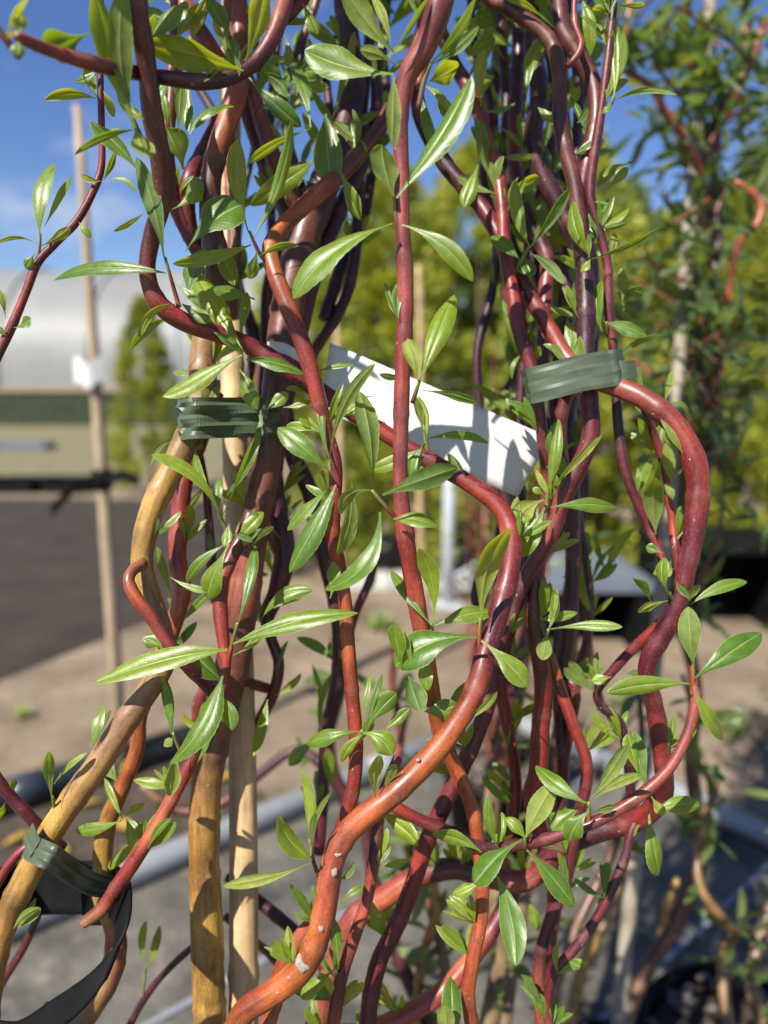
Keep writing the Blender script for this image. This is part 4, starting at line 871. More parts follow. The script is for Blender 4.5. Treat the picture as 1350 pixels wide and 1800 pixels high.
# ------------------------------------------------------------------ leaves of plant A
LA = [
('b8',12,68,37,-8,14,0,'L'),('b8',32,62,38,20,26,0,'U'),('b8',32,72,30,98,28,0,'U'),('b8',155,58,80,74,50,-4,'L'),('b8',60,80,8,58,12,4,'L'),
('b1',236,225,147,5,58,6,'L',-.02),('b1',230,200,200,-8,42,-6,'L',-.012),('b1',240,228,127,268,15,8,'L'),('b1',243,300,160,222,38,6,'U',.012),
('b1',238,228,260,284,42,0,'L',-.012),('b1',288,452,238,286,36,8,'L',-.008),('b1',254,374,199,406,11,-3,'L',.01),('b1',292,480,68,470,30,8,'U',-.004),
('b1',313,534,241,584,14,14,'L'),('b1',318,533,374,570,26,0,'U',.012),('b1',308,500,352,538,18,-4,'U'),('b1',430,622,333,455,50,-2,'U',-.012),
('b1',424,622,376,580,24,4,'U',-.014),('b1',326,442,420,350,46,-6,'U',.004),('b1',300,560,228,612,20,10,'L',.03),
('b8',428,124,262,62,46,-2,'L',-.004),('b8',318,106,262,78,38,0,'L',.006),('b8',432,108,462,-22,46,4,'L',-.006),('b11',338,70,372,-6,22,-4,'L',-.02),
('b11',368,-12,400,44,32,6,'L',-.02),('b12',322,298,288,232,50,6,'L',-.012),('b12',302,368,352,318,26,6,'U',-.01),('b12',315,232,316,150,22,0,'L',-.02),
('b12',333,236,390,156,26,-4,'U',-.02),('b12',280,148,290,206,18,-4,'U',-.01),('b12',330,130,340,240,22,6,'U',-.01),('b12b',345,330,330,352,26,0,'U',-.01),
('b1',258,110,268,30,26,0,'L',.012),('b1',262,70,320,15,26,0,'U',.015),('b8',300,140,250,180,26,0,'U',.03),
('b9',170,174,82,168,18,8,'L'),('b9',172,172,150,112,22,-4,'L'),('b9',182,160,200,198,18,0,'L'),('b9',170,120,130,138,12,-8,'U'),('b9',178,318,140,308,13,-3,'L'),
('b9',184,322,236,332,9,-14,'U'),('b9',182,316,198,262,14,3,'L'),('b9',180,250,212,232,12,-6,'U'),('b9',70,415,76,270,32,-4,'U',-.004),('b9',78,398,113,296,13,5,'U'),('b9',72,432,122,397,18,4,'L'),
('b9',66,430,-4,424,8,10,'L'),('b9',60,445,44,472,22,0,'U'),('b9',138,390,154,412,14,0,'U'),('b9',24,576,56,560,16,3,'U'),('b9',10,560,2,500,16,0,'L'),('b9',12,590,-4,576,10,0,'L'),
('b3',442,430,303,462,27,-6,'L',-.006),('b3',437,408,410,254,34,-6,'L',-.01),('b3',444,420,519,232,22,8,'U',-.012),('b3',452,440,442,490,25,0,'L',-.008),('b3',456,450,523,424,13,-5,'L',-.012),
('b5',448,526,374,512,30,4,'U',-.03),('b5',420,590,438,520,20,0,'U',-.02),('b5',385,430,412,500,34,0,'U',-.025),('b5',330,520,345,430,40,0,'U',-.02),
('b10',546,224,503,80,28,8,'U',-.03),('b10',437,135,528,218,34,4,'U',-.03),('b10',445,127,509,168,24,-10,'L',-.03),('b10',470,108,512,112,18,-4,'U'),('b10',495,150,470,112,26,0,'U'),
('b8b',532,6,560,54,26,0,'U'),('b8b',500,60,508,120,18,-3,'U',.02),('b10',525,125,546,66,14,8,'L',-.03),('b10',520,140,578,150,18,6,'U',-.01),('b10',500,150,560,120,20,-6,'U'),
('b2',692,130,540,105,50,-4,'U',.004),('b2',692,92,610,-20,46,-6,'L',.0),('b2',690,90,664,-20,18,0,'L',.0),('b2',692,112,633,88,26,5,'L',.002),
('trunk',583,215,644,42,24,-4,'L',-.03),('trunk',572,200,577,320,56,0,'U',-.05),('trunk',543,228,440,292,18,9,'L',-.05),('trunk',552,282,442,356,40,-2,'U',-.045),
('b3',597,298,625,384,36,-2,'U',-.004),('trunk',597,238,651,276,10,-10,'U',-.04),('b2',692,345,664,262,54,0,'L',-.004),('b2',692,135,680,272,32,-4,'L',-.01),
('b2',696,348,848,180,42,-6,'U',-.012),('b2',690,393,505,506,36,14,'U',-.006),('b2',706,395,827,484,36,-15,'U',-.01),
('b2',692,92,748,-12,13,3,'L',-.004),('b2',757,112,848,-4,30,4,'L',.002),('b2',760,112,836,48,22,6,'L',.004),('b2',756,142,808,116,48,0,'L',.004),
('b2',740,165,768,266,22,4,'U',.03),('b2',768,155,788,202,26,0,'U',.035),('b2',742,150,800,185,16,-6,'U',.03),
('b5',425,624,298,710,40,6,'U',-.05),('b1',433,632,538,652,30,-4,'U',-.006),('b1',420,648,448,720,30,0,'U',.002),
('trunk',458,720,368,852,22,-28,'U',-.03),('trunk',392,905,428,764,11,8,'L',-.045),('b7',390,925,258,818,24,36,'U',-.02),('b7',374,884,335,788,21,-4,'U',-.022),
('b5',318,765,262,816,9,10,'L',.02),('b5',340,655,306,660,11,2,'U',.02),('b7',384,915,378,840,20,0,'U',-.01),
('b3',580,812,556,655,23,-6,'U',-.006),('b3',578,812,646,630,22,-12,'L',-.008),('b2',654,866,640,685,36,6,'L',.008),('b3',576,825,488,748,44,0,'U',-.008),
('b2',653,862,597,902,28,16,'L',.01),('b3',618,850,605,975,30,-6,'L',-.004),('b3',590,852,498,1000,42,-6,'U',-.012),('b3',572,862,500,928,21,-2,'U',-.006),
('b2',668,900,583,1046,40,-26,'U',-.008),('b2',672,870,804,828,46,-3,'L',-.022),('b2',692,912,770,922,34,-4,'U',-.006),
('b14',468,720,506,690,22,0,'U',-.06),('b14',498,716,546,703,14,3,'U',-.04),('b13',556,654,622,640,13,-3,'U',-.08),
('b1',748,772,865,758,19,-4,'U',-.012),('b1',748,780,720,836,30,4,'U',-.014),('b1',738,790,648,824,27,-4,'U',-.004),('b1',744,760,732,690,26,0,'L',-.014),
('b1',750,770,738,700,16,4,'U',-.012),('b2',738,670,800,504,44,0,'U',-.004,20),('b2',734,670,722,590,30,0,'L',-.006),('b2',742,686,842,704,19,-2,'L',-.004),('b2',712,660,668,654,14,-6,'L',.012),
('b7',400,955,322,1022,20,7,'U',-.01),('b7',402,955,344,1044,36,-4,'U',-.012),('b7',403,920,396,962,22,0,'U',-.01),('b7',408,940,442,954,14,-5,'L',-.01),('b7',418,948,460,900,28,0,'U',-.006),('b7',443,960,476,918,13,0,'L',-.02),
('b7',417,1100,444,952,25,6,'U',-.01),('b7',400,1142,182,1210,46,14,'U',-.016),('b7',410,1132,620,1070,40,-8,'U',-.016),('b7',410,1152,460,1112,16,4,'U',-.01),
('b5s',392,1198,334,1148,42,0,'U',-.004),('b7',391,1188,332,1344,48,-4,'U',-.012),('b7',388,1222,403,1284,30,-6,'U',-.01),('b5s',288,1146,254,1122,32,6,'U'),
('b5',300,1290,276,1186,22,6,'U'),('b5',306,1290,298,1188,18,-6,'U'),('b7',312,1322,302,1400,30,4,'L',-.008),('b5',302,1312,290,1300,20,0,'L'),('b6',302,1048,272,962,15,0,'L'),('b6',300,1015,378,1042,13,5,'U',-.03),
('b16',460,1088,545,1034,24,-16,'U',-.05),('b16',465,1080,530,1050,16,-8,'U',-.04),('b3',580,1052,582,988,28,5,'U',-.006),
('b2',757,1098,690,994,25,-4,'U',-.008),('b2',762,1095,756,960,33,4,'U',-.01),('b2',750,1020,732,982,11,0,'U',-.006),('b2',764,1102,868,1072,38,-6,'U',.006),
('b1',845,1086,868,918,50,-4,'L',-.012),('b1',838,1120,690,1160,58,13,'U',-.016),('b1',846,1126,927,1206,44,-4,'U',-.01),
('b2',708,1180,700,1094,28,-4,'U',-.02),('b2',718,1188,738,1252,42,0,'L',-.022),('b2',752,1155,752,1214,30,4,'U',-.014),('b2',745,1250,804,1238,38,4,'U',-.016),('b2',722,1180,714,1110,12,0,'L',-.02),
('b3',634,1286,534,1306,32,4,'U',-.01),('b3',640,1290,597,1342,20,6,'U',-.01),('b3',638,1288,688,1328,46,-10,'U',-.014),('b3',642,1282,699,1218,38,-4,'U',-.01),('b3',636,1282,648,1186,11,0,'U',-.008),('b3',640,1282,669,1190,13,0,'U',-.009),
('b3',678,1282,720,1244,22,0,'U',-.006),('b1',660,1402,655,1324,30,0,'L',.0),('b1',668,1398,692,1328,20,4,'L',.01),
('b1',548,1512,475,1444,42,-4,'U',-.006),('b1',546,1516,396,1546,21,-10,'L',-.006),('b1',546,1505,537,1354,24,4,'U',-.008),('b1',546,1482,590,1396,13,-12,'L',-.008),('b1',545,1500,552,1420,14,0,'L',-.006),
('b1',598,1546,622,1522,13,4,'L',.01),('b18',592,1698,582,1604,24,5,'U',-.006),('b18',592,1702,532,1756,28,3,'U',-.008),('b2',796,1835,793,1722,42,0,'U',-.012),('b2',790,1835,780,1762,34,0,'L',-.016),
('b18',668,1428,740,1482,36,-3,'U',.02),('b2',846,1498,762,1462,30,6,'U',-.008),
('b5',92,1412,80,1316,24,0,'L',-.004),('b5',95,1378,150,1324,13,-4,'U'),('b5',158,1312,174,1240,22,4,'U'),('b5',165,1312,188,1248,10,0,'U'),('b21',10,1410,-6,1440,18,0,'L'),('b21',25,1390,20,1370,14,0,'L'),
('b6',216,1440,178,1368,16,0,'U',-.01),('b6',214,1442,125,1460,24,-5,'U',-.006),('b6',218,1436,254,1408,20,0,'L',-.01),('b6',222,1440,242,1490,24,0,'U',-.01),('b6',222,1438,270,1480,26,0,'U',.01),
('b24',254,1700,248,1626,12,-3,'U'),('b24',258,1700,278,1628,15,4,'U'),('b17',640,1050,665,1010,14,0,'L',.3),
('b15',560,1290,548,1168,12,10,'U',.02),('b15',562,1290,582,1180,14,-8,'L',.02),('b15',560,1300,505,1345,28,4,'U',.02),('b15',575,1290,600,1230,18,0,'U',.03),
('b16',470,1230,452,1330,24,0,'U',-.02),('b18',596,1590,640,1560,14,-4,'U',.05),('b18',596,1590,585,1560,16,0,'U',.05),
]
for q in LA: leaf(*q)
for k, p_, w0, w1, c_ in (('b1', [(315, 540), (302, 495), (290, 452)], 9, 5, 'srv'), ('b3', [(480, 468), (458, 448), (438, 406)], 10, 5, 'wsv'), ('b2', [(712, 438), (699, 400), (692, 345)], 10, 5, 'bbv'),
        ('b2', [(735, 190), (746, 140), (758, 110)], 11, 7, 'bgv'), ('b2', [(725, 708), (738, 668)], 9, 6, 'bv'), ('b1', [(754, 808), (748, 772), (746, 750)], 9, 6, 'bvv'), ('b2', [(714, 922), (690, 904), (654, 862)], 11, 6, 'bbv'),
        ('b3', [(584, 880), (582, 840), (579, 808)], 10, 6, 'rgv'), ('b7', [(398, 1200), (404, 1150), (418, 1095)], 11, 6, 'wrv'), ('b1', [(842, 1152), (843, 1115), (845, 1084)], 9, 6, 'bsv'), ('b2', [(762, 1140), (758, 1096)], 9, 6, 'sv'),
        ('b3', [(624, 1302), (637, 1284)], 9, 6, 'sv'), ('b1', [(560, 1540), (550, 1510), (545, 1475)], 8, 6, 'bbv'), ('b5', [(322, 1335), (304, 1288)], 7, 5, 'sv'), ('b7', [(412, 960), (395, 925), (385, 900)], 8, 5, 'bgv'),
        ('b14', [(470, 740), (458, 705), (445, 680)], 8, 6, 'wkk'), ('b9', [(66, 455), (70, 432), (71, 410)], 6, 4, 'sv'), ('b5', [(98, 1430), (92, 1400)], 7, 5, 'gv'), ('b24', [(250, 1765), (256, 1700)], 5, 4, 'gv'), ('b1', [(246, 240), (232, 205)], 11, 7, 'gv'),
        ('b18', [(592, 1720), (592, 1700)], 6, 5, 'gv'), ('b15', [(568, 1330), (560, 1280)], 6, 4, 'gv')):
    twig(k, p_, w0, w1, c_)
fillers('trunk', 5, 5, 70, 130, 0, .22); fillers('b13', 7, 6, 60, 110, 0, .45); fillers('b11', 8, 8, 60, 110, .1, .8); fillers('b10', 5, 9, 60, 110)
fillers('b28', 8, 44, 60, 120, 0, .6); fillers('b29', 7, 45, 50, 90); fillers('b12', 6, 10, 60, 100, 0, .8); fillers('b14', 4, 12, 60, 100, 0, .4); fillers('b16', 3, 13, 50, 90); fillers('b26', 5, 14, 50, 90); fillers('b8b', 4, 15, 50, 90)
fillers('b6', 12, 46, 50, 95, .50, .74, behind=.7)
# ------------------------------------------------------------------ leaves of plant B
LB = [
('c4',872,46,836,26,34,0,'L',-.02),('c4',846,186,846,100,25,-4,'L',-.02),('c4',848,195,905,184,14,4,'U',-.01),('c4',822,100,872,58,28,0,'U'),('c4',840,290,815,362,30,0,'U',-.02),('c4',800,178,812,222,26,0,'U',-.01),
('c5',868,-6,950,15,15,-4,'L',-.006),('c6',1018,-8,1043,68,24,-5,'U',-.004),('c2',1068,26,1040,13,18,3,'L'),('c2',1078,10,1139,14,12,-2,'L'),('c2',1078,172,1080,44,28,5,'U',-.002),('c2',1084,150,1100,60,16,3,'U',.006),
('c2',1078,178,1181,162,12,-12,'L',-.002),('c2',1076,184,1058,196,14,0,'U',-.006),('c7',925,190,940,50,26,-4,'U',-.03),('c7',945,188,980,222,20,0,'U',-.02),('c8',882,276,942,272,13,2,'U',-.03),('c6',1014,216,1030,188,14,4,'L'),
('c2',1050,330,1108,275,30,-6,'U',.03),('c2',1060,345,1115,300,16,-6,'L',.04),('c2',1045,355,1074,370,9,-6,'U'),
('c4',930,432,905,312,27,-8,'U',-.02),('c4',930,436,989,330,20,7,'L',-.022),('c4',931,445,994,498,20,-6,'L',-.02),('c4',914,456,868,398,26,-4,'U',-.012),('c4',922,452,932,486,38,0,'U',.004),
('c5',1034,448,998,352,30,-5,'U',-.004),('c5',1036,452,1034,412,12,0,'L',-.006),('c2',1040,455,1156,397,13,6,'L',-.006),('c5',1038,456,1020,476,20,0,'U',-.01),('c2',1068,462,1086,408,15,0,'L',.004),('c2',1058,582,1044,490,27,-4,'U',-.004),
('c2',1065,568,1139,590,28,-3,'U',-.006),('c2',1090,626,1153,585,13,-5,'L',-.004),('c2',1094,560,1098,468,19,0,'L',.04),('c2',1092,545,1132,504,16,-10,'L',.04),('c2',1085,515,1130,515,12,0,'L',.04),('c3',1168,708,1183,650,18,0,'L',.02),('c3',1170,712,1216,728,11,-12,'U',.02),
('c8',938,640,945,608,16,0,'L',-.03),('c8',925,620,900,665,10,10,'U',-.03),('c8',880,520,898,615,18,-5,'U',-.02),('c5',1012,660,1020,600,26,0,'U',.004),('c7',1000,560,985,640,20,0,'U'),('c7',1010,690,985,770,26,8,'U',.02),
('c5',962,864,972,735,25,6,'U',-.012),('c5',966,864,1081,772,13,-10,'L',-.014),('c5',968,892,1092,890,31,-5,'U',-.014),('c5',956,878,903,918,40,6,'L',-.01),('c5',957,892,908,974,44,-4,'U',-.012),('c5',958,872,938,858,14,0,'U',-.006),
('c4',968,1106,1091,1104,22,-5,'U',-.014),('c4',962,1114,953,1160,30,0,'L',-.018),('c4',964,1108,976,1040,19,4,'U',-.01),('c4',972,1098,980,1035,10,0,'L',-.008),('c10',1035,1010,1025,930,18,4,'U'),('c10',1068,1010,1100,920,20,-4,'L'),('c10',1062,1005,1030,925,16,4,'U'),
('c1',1176,1046,1158,984,24,-4,'U',-.006),('c1',1174,1056,1124,1080,20,4,'L',-.006),('c2',1166,972,1136,960,19,0,'U',-.008),('c2',1152,940,1133,834,36,4,'L',-.004),('c3',1180,985,1165,1015,18,0,'L',-.004),('c3',1185,1000,1150,1002,14,0,'U',-.006),('c1',1215,1062,1316,1020,24,-8,'U',.012),('c1',1212,1056,1188,1030,18,4,'L',.0),('c1',1212,1055,1225,1025,14,0,'L',.0),('c3',1183,880,1176,850,15,0,'L',-.008),
('c1',1145,1060,1120,1010,22,0,'U',.02),('c14',1075,1190,1040,1196,22,0,'U',-.01),('c14',1100,1185,1140,1188,16,-3,'L'),
('c12',1220,1172,1214,1072,42,-3,'L',-.004),('c12',1222,1192,1352,1108,48,-4,'U',-.006,30),('c12',1212,1202,1065,1216,36,6,'U',-.008),('c12',1222,1216,1283,1306,32,4,'U',-.006),
('c12',1030,1412,944,1344,36,-6,'U',-.004),('c12',1036,1424,996,1478,38,4,'U',-.008),('c12',1040,1400,1094,1302,27,7,'L',-.004),('c12',1044,1404,1127,1350,20,-3,'L',-.004),('c12',1040,1432,1082,1420,14,-3,'L',-.002),('c12',1025,1415,965,1452,26,0,'U',.012),
('c12',924,1472,976,1380,44,-4,'L',-.006),('c12',918,1476,846,1562,46,12,'U',-.012),('c12',926,1494,1005,1592,40,-4,'U',-.008),('c12',924,1476,892,1440,24,4,'U',-.004),('c12',872,1486,855,1406,20,-4,'U',-.01),('c12',874,1488,882,1428,19,3,'U',-.006),('c12',850,1546,794,1570,24,-3,'U',-.014),('c12',872,1536,910,1692,50,-8,'U',-.018),
('c1',1142,1396,1114,1288,36,-3,'L',-.02),('c1',1125,1370,1100,1290,30,0,'U',-.01),('c1',1150,1424,1233,1414,34,-4,'U',-.03),('c1',1140,1424,1166,1542,38,4,'U',-.03),('c1',1145,1400,1165,1430,22,0,'L',-.03),
('c13',1042,1620,1070,1560,16,0,'U',.01),('c13',1000,1690,1020,1700,18,0,'U',.0),('c11',930,1580,945,1640,22,0,'U',.02),('c13',1100,1480,1120,1440,20,0,'U',.01),
]
for q in LB: leaf(*q)
for k, p_, w0, w1, c_ in (('c4', [(905, 480), (918, 455), (930, 434)], 9, 6, 'wvv'), ('c5', [(956, 945), (960, 900), (963, 862)], 11, 7, 'bgv'), ('c12', [(1218, 1215), (1218, 1190), (1219, 1168)], 9, 6, 'ssv'), ('c12', [(1034, 1448), (1035, 1410)], 8, 6, 'sv'),
        ('c12', [(925, 1492), (922, 1472)], 8, 6, 'gv'), ('c4', [(955, 1140), (964, 1106)], 8, 6, 'gv'), ('c2', [(1060, 195), (1074, 184), (1080, 170)], 7, 5, 'bv'), ('c1', [(1185, 1060), (1176, 1040)], 8, 5, 'gv'), ('c2', [(1068, 590), (1066, 566)], 7, 5, 'bv'), ('c5', [(1025, 470), (1036, 450)], 8, 6, 'wv'), ('c1', [(1146, 1440), (1146, 1420)], 9, 7, 'gv')):
    twig(k, p_, w0, w1, c_)
fillers('c7', 9, 21, 60, 120, 0, .5); fillers('c8', 12, 22, 60, 130, 0, .75); fillers('c9', 12, 23, 60, 130, 0, .8); fillers('c6', 5, 24, 60, 110, .2, 1); fillers('c5', 5, 25, 60, 110, 0, .3)
fillers('c19', 12, 41, 60, 130, 0, .8); fillers('c20', 12, 42, 60, 130, 0, .8); fillers('c21', 10, 43, 60, 120); fillers('c4', 7, 26, 60, 110, 0, .2, behind=1); fillers('c7', 4, 27, 60, 100, .5, 1); fillers('c3', 3, 28, 50, 80); fillers('c17', 3, 29, 50, 90)

for k_, n_, sd_ in (('b1', 9, 1), ('b2', 7, 2), ('b3', 8, 3), ('b5', 7, 4), ('b6', 5, 5), ('b7', 4, 6), ('trunk', 5, 7), ('b8', 5, 8), ('b10', 4, 9), ('b12', 5, 10), ('b13', 4, 11), ('b14', 4, 12), ('b15', 5, 13), ('b16', 4, 14), ('b18', 4, 15), ('b11', 4, 16), ('b30', 4, 17), ('b28', 5, 18), ('b29', 4, 19),
        ('c1', 9, 21), ('c2', 7, 22), ('c3', 3, 23), ('c4', 9, 24), ('c5', 9, 25), ('c6', 5, 26), ('c7', 8, 27), ('c8', 7, 28), ('c9', 6, 29), ('c10', 3, 30), ('c11', 6, 31), ('c13', 5, 32), ('c14', 4, 33), ('c16', 3, 34), ('c19', 6, 35), ('c20', 6, 36), ('c21', 5, 37), ('c17', 4, 38)):
    shoots(k_, n_, 500+sd_)
# more thin dark stems inside the two bundles
for i_ in range(7):
    r_ = random.Random(700+i_); x_ = 830+i_*33; dd_ = r_.uniform(.64, .76)
    branch('cx%d' % i_, WB, r_.choice(('pppp', 'wppp', 'ppbp', 'pwpp')), [(x_+r_.uniform(-34, 34)+(960-x_)*.25*(y_/650.0 if y_ < 650 else (1300-y_)/650.0), y_, r_.uniform(11, 17), dd_) for y_ in range(-12, 1320, 105)], top=.1, sides=8, step=.008)
for i_ in range(6):
    r_ = random.Random(740+i_); x_ = 340+i_*52; dd_ = r_.uniform(.64, .74)
    branch('bx%d' % i_, WA, r_.choice(('pppp', 'wppp', 'ppbp', 'pwpp')), [(x_+r_.uniform(-28, 28)+(440-x_)*.75*min(1, max(0, y_/700.0)), y_, r_.uniform(11, 17), dd_) for y_ in range(-12, 1000, 125)], top=.1, sides=8, step=.008)
for i_ in range(7): shoots('cx%d' % i_, 3, 600+i_)
for i_ in range(6): shoots('bx%d' % i_, 2, 640+i_)
# ================================================================== CANES, TIES, TAG
def cane(name, top_pt, foot_pt, r0, r1, mat, label, group=None, nodes=6, seed=1):
    root = thing(name, foot_pt, label, 'cane', group)
    r_ = random.Random(seed); L_ = (foot_pt-top_pt).length; n = int(L_/.006) if L_ < 1.6 and mat is M['cane'] else 60
    nd = [(k+r_.uniform(.2, .8))/nodes for k in range(nodes)]
    pts, rad = [], []
    bend = Vector((r_.uniform(-1, 1), r_.uniform(-1, 1), 0))*.004
    for i in range(n+1):
        t = i/n; r = r0+(r1-r0)*t
        for q in nd:
            dd = abs(t-q)*L_
            r *= 1+.10*math.exp(-(dd/.006)**2)-.05*math.exp(-((dd-.011)/.006)**2)
        pts.append(top_pt.lerp(foot_pt, t)+bend*math.sin(t*9)); rad.append(r)
    vs, fs, tcs = ring_tube(pts, rad, 18)
    tcs = [(a, b, z+seed) for a, b, z in tcs]
    mesh_obj('stem', vs, fs, mat, root, foot_pt, True, None, tcs)
    return root
ca_t = P(408, -60, .655); ca_b = P(423, 1810, .572)
ft = ca_b+(ca_b-ca_t).normalized()*((ca_b.z-.24)/-((ca_b-ca_t).normalized().z))
cane('bamboo_cane', ca_t, ft, .0085, .0135, M['cane'], 'thick tan bamboo cane close behind the yellow willow trunk', None, 6, 3)

def ribbon(name, pts, wvecs, thick, mat, parent, org, wrinkle=0, closed=False, nw=8, seed=0):
    """pts centre line, wvecs half-width vectors; a thin solid band"""
    n = len(pts); m = MB(); vs = []
    for i in range(n):
        t = (pts[(i+1) % n if closed else min(i+1, n-1)]-pts[(i-1) % n if closed else max(i-1, 0)]).normalized()
        nn = t.cross(wvecs[i]).normalized()
        for j in range(nw+1):
            u = j/nw*2-1
            wr = wrinkle*(math.sin(u*7+i*.21+seed)+.6*math.sin(u*13-i*.13+seed*2)+.8*noise.noise(Vector((u*2.5, i*.12, seed))))
            vs.append(pts[i]+wvecs[i]*u+nn*(wr+thick/2))
        for j in range(nw, -1, -1):
            u = j/nw*2-1
            wr = wrinkle*(math.sin(u*7+i*.21+seed)+.6*math.sin(u*13-i*.13+seed*2)+.8*noise.noise(Vector((u*2.5, i*.12, seed))))
            vs.append(pts[i]+wvecs[i]*u+nn*(wr-thick/2))
    k = 2*(nw+1); fs = []
    for i in range(n if closed else n-1):
        i2 = (i+1) % n
        for j in range(k): fs.append((i*k+j, i*k+(j+1) % k, i2*k+(j+1) % k, i2*k+j))
    if not closed: fs += [tuple(range(k)), tuple(range((n-1)*k+k-1, (n-1)*k-1, -1))]
    m.add(vs, fs); return m.build(name, mat, parent, org, name == 'loop' or mat is M['black'])
def px_loop(cps, closed=True, per=8):
    """smooth closed path through (px, py, depth)"""
    c = [tuple(P(x, y, d)) for x, y, d in cps]
    if closed:
        A = c[-2:]+c+c[:2]; out = []
        for i in range(2, len(A)-2):
            p0, p1, p2, p3 = [np.array(A[i+k]) for k in (-1, 0, 1, 2)]
            for j in range(per):
                t = j/per; out.append(Vector(.5*((2*p1)+(-p0+p2)*t+(2*p0-5*p1+4*p2-p3)*t*t+(-p0+3*p1-3*p2+p3)*t**3)))
        return out
    return [Vector(q) for q in catmull(c, .002)]
def tie(name, cps, halfw, tilt, label, wrinkle=.0006, tails=()):
    pts = px_loop(cps); org = pts[0].copy()
    root = thing(name, org, label, 'tape', 'green tying tapes on the near willows')
    wv = (UP*math.cos(tilt)+RT*math.sin(tilt))
    ribbon('band', pts, [wv*halfw]*len(pts), .0006, M['tape'], root, org, wrinkle, True, 10, 1.3)
    for k, (tp, hw) in enumerate(tails):
        q = px_loop(tp, False)
        ribbon('tail', q, [wv*hw*(1-.2*i/len(q)) for i in range(len(q))], .0006, M['tape'], root, org, wrinkle*.5, False, 6, 4+k)
    return root
tie('tying_tape', [(322, 738, .512), (345, 735, .503), (400, 734, .520), (458, 733, .534), (496, 732, .56), (498, 728, .605), (440, 728, .645), (350, 730, .59), (316, 736, .54)], .0142, -.04,
    'creased green tape wrapped round the willow trunk and bamboo cane', .0014, [([(458, 736, .528), (470, 715, .522), (474, 690, .524)], .006), ([(458, 738, .528), (466, 765, .52), (470, 790, .522)], .008)])
tie('tying_tape', [(928, 680, .526), (935, 678, .516), (975, 668, .508), (1020, 656, .506), (1070, 648, .506), (1092, 644, .512), (1096, 642, .56), (1060, 650, .61), (980, 668, .632), (935, 680, .60), (922, 682, .56)], .0125, -.20,
    'flat green tape stretched across the bundle of wine-red stems', .00022, [([(1075, 652, .510), (1100, 650, .508), (1118, 648, .512)], .007)])
tie('tying_tape', [(55, 1490, .480), (75, 1500, .467), (98, 1512, .468), (128, 1535, .500), (165, 1555, .515), (205, 1560, .535), (205, 1555, .575), (150, 1540, .58), (80, 1500, .54), (50, 1488, .50)], .0085, .55,
    'green tape looped round the leaning yellow-orange stem above the black strap', .0004, [([(62, 1492, .472), (55, 1478, .474), (50, 1460, .478)], .007)])
# black strap loop
pts = px_loop([(10, 1835, .475), (80, 1795, .462), (150, 1745, .455), (202, 1680, .458), (216, 1620, .478), (212, 1580, .515), (185, 1562, .575), (130, 1560, .61), (70, 1562, .62), (5, 1570, .60), (-55, 1610, .55), (-70, 1700, .51), (-50, 1810, .485)])
rt = thing('rubber_strap', pts[0], 'wide black rubber strap looped round the leaning stems under the green tape', 'strap')
nP = len(pts)
wv = []
for i, p in enumerate(pts):
    d = depth_of(p); f = max(0, min(1, (d-.47)/.12))
    wv.append((UP*(.0115+.0085*f)+FW*.004+RT*(.004*(1-f))))
ribbon('band', pts, wv, .0022, M['black'], rt, pts[0], 0, True, 6, 2)
p_ = P(178, 1590, .56); m = MB(); m.box(p_, (.012, .006, .013)); m.build('buckle', M['black'], rt, pts[0])
# white tag
org = P(560, 640, .556)
tg = thing('plant_tag', org, 'blank white plant tag hanging behind the straight red stem, leaf shadows on it', 'tag')
def tagpt(u, v):
    tl, tr, br, bl = (580, 602), (968, 769), (910, 874), (562, 718)
    x = (tl[0]*(1-u)+tr[0]*u)*(1-v)+(bl[0]*(1-u)+br[0]*u)*v; y = (tl[1]*(1-u)+tr[1]*u)*(1-v)+(bl[1]*(1-u)+br[1]*u)*v
    d = .562-.018*math.sin(u*2.6)+.012*u+.002*math.cos(v*3)
    return P(x, y, d)
vs, fs = [], []; nu, nv = 28, 8
for s_ in (0, .0005):
    for i in range(nu+1):
        for j in range(nv+1): vs.append(tagpt(i/nu, j/nv)+FW*s_)
k = (nu+1)*(nv+1)
for i in range(nu):
    for j in range(nv):
        a = i*(nv+1)+j; fs.append((a, a+1, a+nv+2, a+nv+1)); fs.append((k+a, k+a+nv+1, k+a+nv+2, k+a+1))
for i in range(nu):
    a = i*(nv+1); fs.append((a, a+nv+1, k+a+nv+1, k+a)); a += nv; fs.append((a, k+a, k+a+nv+1, a+nv+1))
for j in range(nv):
    a = j; fs.append((a, k+a, k+a+1, a+1)); a = nu*(nv+1)+j; fs.append((a, a+1, k+a+1, k+a))
o = mesh_obj('card', vs, fs, M['tag'], tg, org, True)
o.data.polygons.foreach_set('use_smooth', [True]*len(o.data.polygons))
q = px_loop([(548, 640, .558), (505, 615, .53), (478, 610, .54), (470, 612, .585), (490, 618, .625), (535, 630, .60)], True)
ribbon('loop', q, [UP*.004]*len(q), .0005, M['tag'], tg, org, 0, True, 3)

